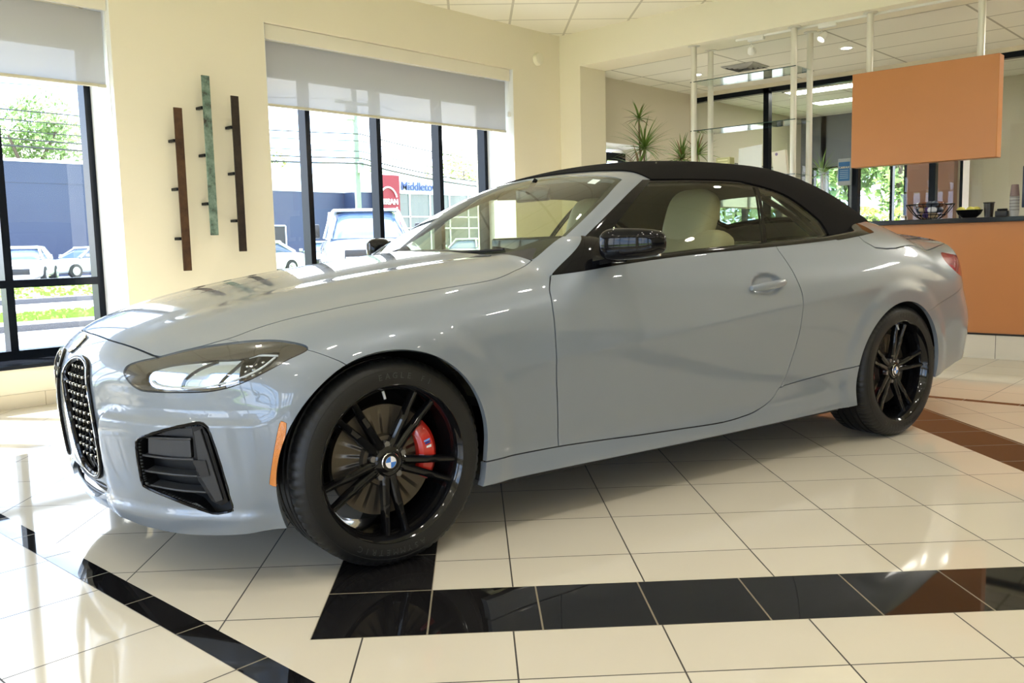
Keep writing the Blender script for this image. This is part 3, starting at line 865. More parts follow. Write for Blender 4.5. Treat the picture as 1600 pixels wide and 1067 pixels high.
# brand sign and name on the building
RED = mat('red sign panel', (0.19, 0.004, 0.012), .45)
WL = mat('white lettering', (.85, .85, .85), .35)
t = thing('red_sign', 'tall red panel sign with white ring and lettering on the dealership', 'sign', (37.35, 44.87, 1.6))
q = MB(); q.box(-1.05, 1.05, 0, .35, 0, 4.25); q.build('sign_panel', RED, t, fix=False)
q = MB()
for a0_, a1_ in ((20, 160), (200, 340)):
    pts = [(.78 * math.cos(math.radians(a)), -.06, 2.45 + .98 * math.sin(math.radians(a))) for a in np.linspace(a0_, a1_, 25)]
    q.path(pts, .055, 8)
q.build('ring', WL, t)
MT = Matrix(((1, 0, 0, 0), (0, 0, -1, 0), (0, 1, 0, 0), (0, 0, 0, 1)))
text_mesh('NISSAN', .50, 'lettering', WL, t, Matrix.Translation((0, -.04, 2.45)) @ MT, .06, bold=.012)
t = thing('name_sign', 'dark blue Middletown lettering on the white fascia', 'sign', (38.75, 45.12, 5.15))
text_mesh('Middletown', .80, 'lettering', mat('navy lettering', (.03, .06, .18), .4), t, Matrix.Translation((0, 0, 0)) @ MT, .06, align='LEFT', bold=.012)
q = MB(); q.box(0, 6.0, .02, .06, -.50, -.45); q.build('mounting_rail', FASC, t, fix=False)

# utility pole and wires
t = thing('utility_pole', 'weathered wooden utility pole seen through the second pane', 'pole', (23.57, 30.34, -.06))
q = MB(); q.tube((0, 0, 0), (0, 0, 11), .15, .11, 16); q.build('shaft', mat('weathered green-grey wood', (.20, .24, .20), .9, vary=(6, .3)), t)
q = MB(); q.box(-1.0, 1.0, -.06, .06, 7.4, 7.52); q.build('crossarm', mat('weathered green-grey wood'), t, fix=False)
q = MB(); q.tube((.0, -.3, 4.4), (0, -.3, 4.9), .14); q.tube((-.35, -.1, 6.7), (-.35, -.1, 7.5), .2); q.build('transformer_can', mat('grey can', (.3, .32, .33), .5), t)
WIRE = mat('black cable', (.03, .03, .035), .6)
def wire(pts, r, lab):
    q = MB()
    out = []
    for a, b, sag in zip(pts[:-1], pts[1:], [.25, .5, .25]):
        for k in range(10):
            s = k / 10
            out.append((a[0] + (b[0] - a[0]) * s, a[1] + (b[1] - a[1]) * s, a[2] + (b[2] - a[2]) * s - 4 * sag * s * (1 - s)))
    out.append(pts[-1])
    q.path(out, r, 6)
    tag(q.build('overhead_wire', WIRE, None, fix=False), lab, 'wire', 'overhead wires by the utility pole')
wl = ['highest', 'second highest', 'third', 'fourth', 'fifth', 'lowest and thickest']
for k, (zl, zp, zr, r) in enumerate(((6.1, 6.0, 5.6, .022), (5.75, 5.7, 5.25, .018), (5.45, 5.25, 4.95, .018), (5.2, 4.95, 4.4, .026), (4.95, 4.72, 4.15, .035), (6.6, 7.5, 6.9, .012))):
    if k == 5: lab = 'thin overhead wire above the others, reaching the pole crossarm'
    else: lab = wl[k if k < 4 else 5] + ' of the dark overhead wires crossing the window view'
    wire([(2.0, 31.5, zl + .1), (23.4, 30.34 - .55, zp), (33.2 + 8, 31.75 - 1, zr)], r, lab)
t = thing('lot_light_pole', 'slim white lamp pole in front of the red sign', 'pole', (29.6, 36.4, -.06))
q = MB(); q.tube((0, 0, 0), (0, 0, 5.2), .10, .08, 14); q.build('shaft', mat('white pole paint', (.8, .8, .8), .4), t)
q = MB(); q.box(-.3, .3, -.12, .12, 5.2, 5.3); q.build('lamp_head', mat('white pole paint'), t, fix=False)

# trees
def tree(x, y, z0, h, r, seed, lab, c1, n=2600, trunk=True, grp='trees beyond the road', leaf=.22, cone=False):
    rr = random.Random(seed)
    t = thing('leafy_tree' if not cone else 'conifer', lab, 'tree', (x, y, z0), 0, grp)
    if trunk:
        q = MB(); q.tube((0, 0, 0), (0, 0, h * .55), r * .09, r * .05, 10)
        for k in range(5):
            a = k * 1.3; q.tube((0, 0, h * (.3 + .05 * k)), (math.cos(a) * r * .5, math.sin(a) * r * .5, h * (.55 + .06 * k)), r * .035, r * .015, 6)
        q.build('trunk', mat('bark', (.12, .09, .06), .9), t)
    q = MB()
    cl = []
    for k in range(26):
        if cone:
            s = k / 25; cl.append((rr.uniform(-1, 1) * r * (1 - s) * .8, rr.uniform(-1, 1) * r * (1 - s) * .8, h * (.08 + .9 * s), r * (.42 * (1 - s) + .08)))
        else:
            a = rr.uniform(0, 2 * PI); e = rr.uniform(-.5, 1) * PI / 2; d = rr.uniform(.2, .78)
            cl.append((math.cos(a) * math.cos(e) * r * d, math.sin(a) * math.cos(e) * r * d, h * .62 + math.sin(e) * h * .36 * d, r * rr.uniform(.22, .40)))
    for k in range(n):
        c = cl[rr.randrange(len(cl))]
        u = Vector((rr.gauss(0, 1), rr.gauss(0, 1), rr.gauss(0, 1))).normalized() * c[3] * rr.uniform(.7, 1.05)
        p_ = Vector(c[:3]) + u
        s = leaf * rr.uniform(.6, 1.3)
        a = Vector((rr.gauss(0, 1), rr.gauss(0, 1), rr.gauss(0, 1))).normalized(); b = a.orthogonal().normalized()
        q.cur = rr.randrange(3)
        q.add([p_ - a * s, p_ + b * s * .5, p_ + a * s, p_ - b * s * .5], [(0, 1, 2, 3)])
    ms = [mat('leaf %s %d' % (c1, i), tuple(v * f for v in {'g': (.16, .26, .06), 'y': (.27, .36, .07), 'd': (.08, .17, .05)}[c1]), .6) for i, f in enumerate((.75, 1.0, 1.3))]
    q.build('crown', ms, t, fix=False)
tree(22.5, 66, 0, 12.6, 5.2, 1, 'large round green tree above the navy wall in the far left window', 'g', 3600)
tree(33.0, 70, 0, 12.4, 4.6, 2, 'green tree just right of the largest one, above the navy wall', 'g', 3000)
tree(12.3, 67, 0, 11.6, 5.0, 3, 'green tree at the far left edge behind the navy wall', 'g', 3000)
tree(42.6, 69, 0, 11.4, 3.6, 5, 'yellow-green tree seen through the first narrow pane of the wide window', 'y', 2600)
tree(50.5, 65.5, 0, 9.8, 4.2, 6, 'yellow-green tree left of the utility pole', 'y', 2600)
tree(62.5, 63, 0, 11.4, 5.2, 8, 'sparse yellow-green tree seen through the last pane of the wide window', 'y', 1500)
tree(56.5, 61.5, 0, 8.9, 3.2, 9, 'low yellow-green tree above the dealership name', 'y', 1500)
# behind the office window
tree(22.5, 7.6, 0, 4.9, 1.2, 12, 'pale green tree seen through the left pane of the office window', 'g', 2400, leaf=.14, grp='trees outside the office')
tree(27.0, 7.9, 0, 6.6, 1.5, 13, 'tall green conifer seen through the right pane of the office window', 'g', 3400, leaf=.14, grp='trees outside the office', cone=True)
tree(40, 18, 0, 6.0, 5, 14, 'broad distant tree line behind the office window', 'd', 3000, leaf=.3, grp='trees outside the office')
def shrub(x, y, w, d, h, seed, lab):
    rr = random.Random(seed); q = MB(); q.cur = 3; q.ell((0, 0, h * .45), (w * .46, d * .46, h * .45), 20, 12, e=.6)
    for k in range(2600):
        u = Vector((rr.gauss(0, 1), rr.gauss(0, 1), rr.gauss(0, 1))).normalized()
        m_ = max(abs(u.x), abs(u.y), abs(u.z)); u = u / (m_ ** .55)
        p_ = Vector((u.x * w / 2, u.y * d / 2, h / 2 + u.z * h / 2)); s = rr.uniform(.03, .06)
        a = Vector((rr.gauss(0, 1), rr.gauss(0, 1), rr.gauss(0, 1))).normalized(); b = a.orthogonal().normalized()
        q.cur = rr.randrange(3)
        q.add([p_ - a * s, p_ + b * s * .5, p_ + a * s, p_ - b * s * .5], [(0, 1, 2, 3)])
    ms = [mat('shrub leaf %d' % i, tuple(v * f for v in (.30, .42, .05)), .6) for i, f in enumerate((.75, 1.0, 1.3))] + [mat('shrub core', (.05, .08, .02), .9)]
    tag(q.build('clipped_shrub', ms, None, fix=False, loc=(x, y, -.06)), lab, 'shrub', 'clipped shrubs outside the office')
shrub(16.1, 4.85, 1.1, .75, 1.62, 1, 'clipped bright green shrub in the left pane of the office window')
shrub(16.1, 4.0, 1.0, .62, 1.62, 2, 'clipped bright green shrub in the right pane of the office window')
struct(flat('lawn_office', 13.0, 60, -5, 40, -.05, GRASS))

# parked vehicles
def loft(secs, n=None):
    """secs: list of lists of (x, y, z) rings with the same count"""
    vs, fs = [], []
    m_ = len(secs[0])
    for s in secs: vs += s
    for k in range(len(secs) - 1):
        for i in range(m_):
            fs.append((k * m_ + i, k * m_ + (i + 1) % m_, (k + 1) * m_ + (i + 1) % m_, (k + 1) * m_ + i))
    fs.append(list(range(m_))[::-1]); fs.append([(len(secs) - 1) * m_ + i for i in range(m_)])
    return vs, fs
def ring(x, zb, zt, w, e=.42, n=20, tumble=0.0):
    out = []
    for i in range(n):
        a = 2 * PI * (i + .5) / n
        c_, s_ = math.cos(a), math.sin(a)
        yy = math.copysign(abs(c_) ** e, c_) * w; z_ = (zb + zt) / 2 + math.copysign(abs(s_) ** e, s_) * (zt - zb) / 2
        f = (z_ - zb) / max(zt - zb, 1e-6)
        out.append((x, yy * (1 - tumble * f), z_))
    return out
def parked(name, lab, cat, loc, rz, paint, kind='sedan', grp=None):
    t = thing(name, lab, cat, loc, rz, grp)
    if kind == 'pickup':
        body = [(-2.85, .55, 1.02, .88), (-2.80, .42, 1.12, .97), (-2.3, .40, 1.20, 1.0), (-1.5, .40, 1.27, 1.0), (0, .4, 1.30, 1.0), (1.2, .4, 1.32, 1.0), (2.8, .45, 1.32, .98), (2.9, .6, 1.2, .92)]
        cab = [(-1.45, 1.2, 1.28, .88), (-.55, 1.2, 1.88, .80), (-.2, 1.2, 1.93, .80), (1.0, 1.2, 1.92, .80), (1.3, 1.2, 1.3, .85)]
        wr, wx, L0 = .40, (-1.9, 1.75), 2.86
    else:
        body = [(-2.25, .35, .62, .62), (-2.2, .22, .72, .80), (-1.7, .2, .86, .88), (-.9, .2, .96, .90), (.6, .2, .98, .90), (1.7, .2, 1.0, .89), (2.2, .25, .95, .80), (2.28, .4, .8, .66)]
        cab = [(-1.05, .9, .95, .80), (-.35, .9, 1.36, .64), (.3, .9, 1.45, .62), (1.0, .9, 1.38, .62), (1.75, .9, .99, .76)]
        wr, wx, L0 = .33, (-1.38, 1.32), 2.25
    q = MB(); vs, fs = loft([ring(x, zb, zt, w) for x, zb, zt, w in body]); q.add(vs, fs, True)
    q.build('body', paint, t)
    q = MB(); vs, fs = loft([ring(x, zb, zt, w, tumble=.12) for x, zb, zt, w in cab]); q.add(vs, fs, True)
    q.build('windows', mat('blue car glass', (.04, .07, .14), .05, spec=.9), t)
    q = MB()
    c1 = cab[1]; c3 = cab[3]
    q.bbox(c1[0] - .05, c3[0] + .1, -c1[3] * .93, c1[3] * .93, c1[2] - .01, cab[2][2] + .02, .05, 2)
    for sy in (-1, 1):
        q.tube((cab[0][0] + .05, sy * cab[0][3] * .98, cab[0][2]), (c1[0], sy * c1[3] * .90, c1[2]), .045)
        q.tube((c3[0], sy * c3[3] * .90, c3[2]), (cab[4][0] - .05, sy * cab[4][3] * .95, cab[4][2]), .06)
        q.tube((.25, sy * .86 * (1.06 if kind == 'pickup' else .95), body[4][2]), (.25, sy * c1[3] * .93, c1[2] - .02), .04)
    q.build('roof', paint, t)
    for x in wx:
        for sy in (-1, 1):
            q = MB(); q.lathe([(0.0, -.10), (wr * .62, -.11), (wr, -.09), (wr, .09), (wr * .62, .11), (0, .10)], 28, 'Y', (x, sy * body[3][3] * .93, wr)); wq = q.build('wheel', mat('black rubber', (.012, .012, .013), .7), t)
            q = MB(); q.lathe([(0.0, sy * .125), (wr * .58, sy * .12), (wr * .6, sy * .105)], 24, 'Y', (x, sy * body[3][3] * .93, wr))
            for k in range(5):
                a = k * 2 * PI / 5; q.tube((x, sy * (body[3][3] * .93 + .128), wr), (x + math.cos(a) * wr * .55, sy * (body[3][3] * .93 + .124), wr + math.sin(a) * wr * .55), .03, .02, 6)
            q.build('hubcap', mat('silver wheel', (.45, .46, .48), .3, metal=.8), wq)
    xf = -L0
    DARK = mat('dark grille', (.015, .015, .017), .3)
    q = MB()
    if kind == 'pickup':
        q.bbox(xf - .02, xf + .25, -.62, .62, .72, 1.04, .03); q.build('grille', DARK, t)
        q = MB(); q.bbox(xf - .04, xf + .25, -.60, .60, .86, .90, .01); q.bbox(xf - .10, xf + .2, -.95, .95, .46, .66, .04); q.build('chrome_bumper', mat('chrome', (.8, .8, .8), .08, metal=1), t)
        q = MB(); q.box(xf - .115, xf - .10, -.16, .16, .5, .62); q.build('number_plate', mat('plate', (.7, .72, .75), .4), t)
    else:
        q.bbox(xf - .02, xf + .25, -.5, .5, .36, .60, .03); q.build('grille', DARK, t)
    for sy in (-1, 1):
        q = MB()
        if kind == 'pickup': q.bbox(xf + .0, xf + .3, sy * .64 - .0 if sy > 0 else -.90, .90 if sy > 0 else -.64, .82, 1.02, .03)
        else: q.bbox(xf + .02, xf + .4, .48 if sy > 0 else -.76, .76 if sy > 0 else -.48, .60, .70, .03)
        q.build('headlamp', mat('clear lamp', (.6, .65, .7), .05, spec=.9), t)
        q = MB()
        mz = 1.30 if kind == 'pickup' else .98
        mx = -1.05 if kind == 'pickup' else -.75
        q.bbox(mx - .07, mx + .07, sy * 1.14 - .10, sy * 1.14 + .10, mz, mz + (.30 if kind == 'pickup' else .14), .03) if kind == 'pickup' else q.bbox(mx - .06, mx + .06, sy * 1.0 - .09, sy * 1.0 + .09, mz, mz + .14, .03)
        q.build('side_mirror', paint if kind != 'pickup' else DARK, t)
    return t
SILV = mat('silver paint', (.52, .55, .60), .25, metal=.6, coat=1)
WPNT = mat('white car paint', (.78, .78, .78), .3, coat=1)
GPNT = mat('grey car paint', (.30, .33, .36), .3, metal=.4, coat=1)
parked('pickup_truck', 'silver pickup truck parked facing the wide window', 'truck', (11.49, 14.6, -.06), math.radians(56), SILV, 'pickup')
parked('parked_sedan', 'white sedan at the left edge of the wide window', 'car', (18.8, 31.5, -.06), math.radians(10), WPNT, grp='parked cars outside')
parked('parked_sedan', 'dark car roof just left of the silver pickup', 'car', (25.0, 35.0, -.06), math.radians(40), GPNT, grp='parked cars outside')
parked('parked_sedan', 'white sedan facing the far left window', 'car', (11.6, 36.5, -.06), math.radians(62), WPNT, grp='parked cars outside')
parked('parked_sedan', 'silver sedan side-on behind the white one in the far left window', 'car', (16.3, 42.0, -.06), math.radians(15), SILV, grp='parked cars outside')
parked('parked_sedan', 'silver sedan in front of the storefront glazing', 'car', (32.5, 32.5, -.06), math.radians(30), SILV, grp='parked cars outside')
parked('parked_sedan', 'pale car seen low through the office window', 'car', (19.5, 4.7, -.06), math.radians(80), WPNT, grp='parked cars outside')
# ------------------------------------------------------------------ the convertible
# body surfaces are smooth implicit functions (car frame: x rearward from the front axle, y to the right side, z up)
def natspline(x,y):
    x=np.asarray(x,float); y=np.asarray(y,float); n=len(x); h=np.diff(x)
    A=np.zeros((n,n)); A[0,0]=A[-1,-1]=1
    b=np.zeros_like(y)
    for i in range(1,n-1):
        A[i,i-1]=h[i-1];A[i,i]=2*(h[i-1]+h[i]);A[i,i+1]=h[i]
        b[i]=6*((y[i+1]-y[i])/h[i]-(y[i]-y[i-1])/h[i-1])
    M=np.linalg.solve(A,b)
    return x,y,M
def seval(S,t):
    x,y,M=S; t=np.asarray(t,float)
    if M is None: return np.interp(t,x,y)
    i=np.clip(np.searchsorted(x,t)-1,0,len(x)-2); h=x[i+1]-x[i]
    tc=np.clip(t,x[0],x[-1])
    a=(x[i+1]-tc)/h; b=(tc-x[i])/h
    v=a*y[i]+b*y[i+1]+((a**3-a)*M[i]+(b**3-b)*M[i+1])*h*h/6
    # linear extrapolate
    s0=(y[1]-y[0])/(x[1]-x[0])-(x[1]-x[0])*M[1]/6; s1=(y[-1]-y[-2])/(x[-1]-x[-2])+(x[-1]-x[-2])*M[-2]/6
    return v+np.where(t<x[0],(t-x[0])*s0,0)+np.where(t>x[-1],(t-x[-1])*s1,0)
def mono(x,y):
    '''monotone cubic through the points, returned as a dense table for np.interp'''
    x=np.asarray(x,float); y=np.asarray(y,float); h=np.diff(x); d=np.diff(y)/h
    m=np.zeros_like(y); m[0]=d[0]; m[-1]=d[-1]
    for i in range(1,len(x)-1):
        m[i]=0 if d[i-1]*d[i]<=0 else (h[i-1]+h[i])*3/((2*h[i]+h[i-1])/d[i-1]+(h[i]+2*h[i-1])/d[i])
    X,Y=[],[]
    for i in range(len(h)):
        for k in range(12):
            t=k/12; X.append(x[i]+t*h[i])
            Y.append((1+2*t)*(1-t)**2*y[i]+t*(1-t)**2*h[i]*m[i]+t*t*(3-2*t)*y[i+1]+t*t*(t-1)*h[i]*m[i+1])
    X.append(x[-1]); Y.append(y[-1])
    return np.array(X),np.array(Y),None
class Tab:  # y spline in z for each station, then cubic in x via basis precompute on dense grid
    def __init__(s,xs,zs,V):
        V=np.asarray(V,float); s.x=np.linspace(xs[0],xs[-1],240); s.z=np.linspace(zs[0],zs[-1],120)
        T=np.array([seval(natspline(zs,r),s.z) for r in V]) # nx x nz
        s.T=np.array([seval(natspline(xs,T[:,j]),s.x) for j in range(len(s.z))]).T
        # catmull cubic interpolation used at eval
    def __call__(s,x,z):
        fx=np.clip((x-s.x[0])/(s.x[1]-s.x[0]),0,len(s.x)-1.0001); fz=np.clip((z-s.z[0])/(s.z[1]-s.z[0]),0,len(s.z)-1.0001)
        i=fx.astype(int); j=fz.astype(int); u=fx-i; v=fz-j
        def w(t): return (-.5*t+t*t-.5*t**3, 1-2.5*t*t+1.5*t**3, .5*t+2*t*t-1.5*t**3, -.5*t*t+.5*t**3)
        wu=w(u); wv=w(v); r=0
        n,m=s.T.shape
        for a in range(4):
            ia=np.clip(i+a-1,0,n-1)
            for b in range(4):
                jb=np.clip(j+b-1,0,m-1); r=r+wu[a]*wv[b]*s.T[ia,jb]
        return r
ZK=[.10,.20,.28,.36,.48,.60,.70,.78,.86,.94,1.02,1.10]
XK=[-.9,-.35,0,.35,.75,1.3,1.9,2.4,2.85,3.3,3.8,4.2]
SV=[[.80,.86,.88,.885,.885,.875,.85,.82,.77,.69,.60,.50],
[.865,.905,.917,.917,.910,.898,.878,.848,.795,.71,.62,.52],
[.89,.915,.924,.926,.926,.925,.922,.910,.875,.80,.70,.60],
[.86,.885,.880,.888,.903,.913,.913,.905,.882,.835,.765,.68],
[.85,.880,.872,.884,.902,.912,.912,.905,.888,.858,.815,.76],
[.85,.880,.872,.884,.902,.912,.912,.906,.891,.862,.820,.76],
[.85,.880,.874,.888,.904,.914,.915,.910,.893,.862,.815,.75],
[.85,.880,.885,.895,.907,.918,.923,.920,.902,.862,.80,.72],
[.87,.895,.910,.920,.925,.927,.928,.923,.906,.862,.79,.70],
[.84,.87,.890,.900,.908,.912,.912,.900,.870,.81,.72,.62],
[.77,.80,.825,.845,.858,.865,.858,.842,.81,.755,.67,.57],
[.70,.74,.765,.785,.80,.805,.798,.78,.745,.69,.60,.50]]
SIDE=Tab(XK,ZK,SV)
GC=natspline([-.80,-.68,-.5,-.25,0,.3,.6,.9,1.5,2.2,2.7,3.1,3.4,3.7,3.88,4.05],[.675,.742,.808,.868,.912,.955,.988,1.005,1.01,1.03,1.05,1.06,1.052,1.035,1.02,.99])
GD=natspline([-.8,-.4,0,.5,1.2,2.5,3.2,3.8,4.1],[.16,.125,.105,.10,.10,.11,.12,.13,.14])
FC=natspline([.0,.12,.20,.30,.40,.55,.65,.72,.80,.9],[-.62,-.68,-.725,-.757,-.772,-.782,-.775,-.755,-.70,-.60])
FD=natspline([0,.1,.25,.4,.5,.6,.7,.8,.88,.95],[0,.004,.022,.066,.105,.156,.224,.315,.405,.51])
RC=natspline([.1,.18,.30,.42,.55,.66,.80,.92,1.0,1.08],[3.82,3.90,3.955,3.985,4.00,3.955,3.915,3.92,3.935,3.88])
RD=natspline([0,.2,.4,.55,.68,.78,.86,.95],[0,-.008,-.04,-.09,-.17,-.27,-.40,-.60])
def smax(a,b,k):
    h=np.maximum(k-np.abs(a-b),0)/k
    return np.maximum(a,b)+h*h*k*.25
def sstep(a,b,t):
    t=np.clip((t-a)/(b-a),0,1); return t*t*t*(t*(6*t-15)+10)
RX0,RX1=0.0,2.822
ZBX=[.70,.956,1.466,1.88,2.387,2.787,3.1]; ZBZ=[.891,.917,.950,.966,.990,1.024,1.045]
def body(P):
    x,a,z=P[...,0],np.abs(P[...,1]),P[...,2]
    w=SIDE(x,z)
    for cx,R in ((RX0,.362),(RX1,.352)):
        r=np.hypot(x-cx,(z-.331))
        w=w+.010*(1-sstep(R+.035,R+.13,r))
    zc=.600+(x-.63)*.080
    cr=.012*np.exp(-np.sqrt((z-zc)**2+.006**2)/.10)
    w=w+cr*sstep(.25,.75,x)*(1-sstep(2.35,2.9,x))-.004*sstep(.25,.75,x)*(1-sstep(2.35,2.9,x))
    rho=np.hypot((x-1.80)/.108,(z-.810)/.050)
    w=w-.014*(1-sstep(.55,1.05,rho))
    f=a-w
    cb=sstep(.62,.95,x)*(1-sstep(2.9,3.35,x))
    G=seval(GC,x)+.05*cb-(seval(GD,x)-.08*cb)*(a/.8)**2.2
    c2=sstep(.96,1.12,x)*(1-sstep(2.60,2.85,x))
    G=G*(1-c2)+c2*(np.interp(x,ZBX,ZBZ)+.018)
    # hood crease: raised outer shoulders
    hd=sstep(-.75,-.3,x)*(1-sstep(.7,1.0,x))
    cr=.50+.22*(x-0.0)*.5
    G=G+hd*.012*(sstep(cr-.16,cr+.01,a)-sstep(cr+.0,cr+.16,a)*1.0)
    f=smax(f,(z-G)/1.03,.13-.105*c2)
    fc=sstep(.30,.40,a)
    D=.018*fc*(1-sstep(.498,.528,z))*(1-sstep(-.46,-.36,x))
    D=D+.018*(1-sstep(.215,.255,z))*(1-sstep(-.50,-.34,x))
    D=D+.012*sstep(.335,.365,a-.25*(z-.42))*(1-sstep(.44,.56,z))*(1-sstep(-.62,-.50,x))
    D=D-.009*sstep(.30,.42,a)*sstep(.515,.55,z)*(1-sstep(.57,.65,z))*(1-sstep(-.42,-.34,x))
    f=smax(f,(seval(FC,z)+seval(FD,a)-D-x)*.9,.10)
    f=smax(f,(x-seval(RC,z)-seval(RD,a))*.9,.08)
    return f
def grad(F,P,h=1e-4):
    g=np.zeros_like(P)
    for k in range(3):
        d=np.zeros(3); d[k]=h
        g[...,k]=(F(P+d)-F(P-d))/(2*h)
    return g

GW=natspline([.55,.8,1.0,1.3,1.6,2.0,2.3,2.6,2.9,3.1,3.3,3.5],[.745,.785,.800,.806,.806,.800,.785,.755,.705,.655,.59,.50])
GT=natspline([1.1,1.3,1.45,1.6,1.9,2.2,2.45,2.7,2.9,3.1,3.25,3.4],[1.275,1.325,1.352,1.372,1.390,1.388,1.372,1.318,1.248,1.160,1.09,1.02])
GX=natspline([.90,.97,1.05,1.15,1.25,1.30,1.345,1.40],[.52,.632,.765,.945,1.145,1.265,1.41,1.60])
def gh(P):
    x,a,z=P[...,0],np.abs(P[...,1]),P[...,2]
    t=z-.96
    f=(a-(seval(GW,x)-.46*t-.45*np.clip(t,0,1)**2))*.88
    f=smax(f,(z-(seval(GT,x)-.055*(a/.55)**2.4))*.97,.13)
    f=smax(f,(seval(GX,z)+.12*(a/.65)**2-x)*.47,.045)
    return f


def surfnet(F, lo, hi, h, yclip=True):
    n = [int(math.ceil((hi[k] - lo[k]) / h)) + 1 for k in range(3)]
    ax = [lo[k] + h * np.arange(n[k]) for k in range(3)]
    val = np.empty(n, np.float32)
    for i0 in range(0, n[0], 24):
        X, Y, Z = np.meshgrid(ax[0][i0:i0 + 24], ax[1], ax[2], indexing='ij')
        val[i0:i0 + 24] = F(np.stack([X, Y, Z], -1))
    s = val > 0
    cnt = np.zeros([k - 1 for k in n], np.int8); acc = np.zeros([k - 1 for k in n] + [3], np.float32)
    cell = tuple(k - 1 for k in n)
    for a in range(3):
        sl0 = [slice(None)] * 3; sl1 = [slice(None)] * 3
        sl0[a] = slice(0, -1); sl1[a] = slice(1, None)
        v0, v1 = val[tuple(sl0)], val[tuple(sl1)]
        cr = s[tuple(sl0)] != s[tuple(sl1)]
        t = np.where(cr, v0 / np.where(cr, v0 - v1, 1), 0)
        b, c = [k for k in range(3) if k != a]
        for ob in (0, 1):
            for oc in (0, 1):
                q = [slice(None)] * 3
                q[b] = slice(ob, ob + cell[b]); q[c] = slice(oc, oc + cell[c])
                q[a] = slice(0, cell[a])
                crq = cr[tuple(q)]
                cnt += crq
                acc[..., a] += np.where(crq, t[tuple(q)], 0)
                acc[..., b] += np.where(crq, ob, 0)
                acc[..., c] += np.where(crq, oc, 0)
    act = cnt > 0
    idx = -np.ones(cell, np.int64); idx[act] = np.arange(act.sum())
    ijk = np.argwhere(act)
    V = np.array(lo) + h * (ijk + acc[act] / cnt[act][:, None])
    faces = []
    for a in range(3):
        b, c = [(1, 2), (2, 0), (0, 1)][a]
        sl0 = [slice(1, -1)] * 3; sl1 = [slice(1, -1)] * 3
        sl0[a] = slice(0, -1); sl1[a] = slice(1, None)
        cr = s[tuple(sl0)] != s[tuple(sl1)]
        e = np.argwhere(cr)
        off = np.ones(3, int); off[a] = 0
        e = e + off
        sg = s[tuple(e.T)]
        def at(ob, oc):
            q = e.copy(); q[:, b] += ob; q[:, c] += oc
            return idx[tuple(q.T)]
        f = np.stack([at(-1, -1), at(0, -1), at(0, 0), at(-1, 0)], 1)
        f[sg] = f[sg][:, ::-1]
        faces.append(f)
    Q = np.concatenate(faces)
    Q = Q[(Q >= 0).all(1)]
    for _ in range(4):
        g = grad(F, V); f = F(V)
        st = (f / np.maximum((g * g).sum(-1), 1e-6))[:, None] * g
        l = np.linalg.norm(st, axis=1, keepdims=True)
        V = V - st * np.minimum(1, h / np.maximum(l, 1e-9))
    return V, Q

class Surf:
    """vertices + list of polygon index arrays, can be clipped by scalar fields (positive = keep)"""
    def __init__(s, V, Q, N=()):
        s.V, s.Q, s.N = V, Q, list(N)
    def clip(s, field):
        used = np.zeros(len(s.V), bool); used[s.Q.ravel()] = True
        for f in s.N: used[f] = True
        val = np.full(len(s.V), -1.0)
        val[used] = field(s.V[used])
        val[np.abs(val) < 1e-7] = 1e-7
        ins = val > 0
        c = ins[s.Q].sum(1)
        keep = s.Q[c == 4]
        newV = []; cache = {}; N2 = []
        base = len(s.V)
        def cut(i, j):
            k = (i, j) if i < j else (j, i)
            if k not in cache:
                t = val[k[0]] / (val[k[0]] - val[k[1]])
                newV.append(s.V[k[0]] * (1 - t) + s.V[k[1]] * t); cache[k] = base + len(newV) - 1
            return cache[k]
        for f in list(s.Q[(c > 0) & (c < 4)].tolist()) + [f for f in s.N]:
            o = []
            m = len(f)
            for k in range(m):
                i, j = f[k], f[(k + 1) % m]
                if ins[i]: o.append(i)
                if ins[i] != ins[j]: o.append(cut(i, j))
            if len(o) >= 3: N2.append(o)
        V = np.concatenate([s.V, np.array(newV)]) if newV else s.V
        return Surf(V, keep, N2)
    def compact(s):
        used = np.zeros(len(s.V), bool); used[s.Q.ravel()] = True
        for f in s.N: used[f] = True
        mp = -np.ones(len(s.V), np.int64); mp[used] = np.arange(used.sum())
        return Surf(s.V[used], mp[s.Q], [[int(mp[i]) for i in f] for f in s.N])

def nrm(F, V):
    g = grad(F, V); return g / np.maximum(np.linalg.norm(g, axis=1, keepdims=True), 1e-9)

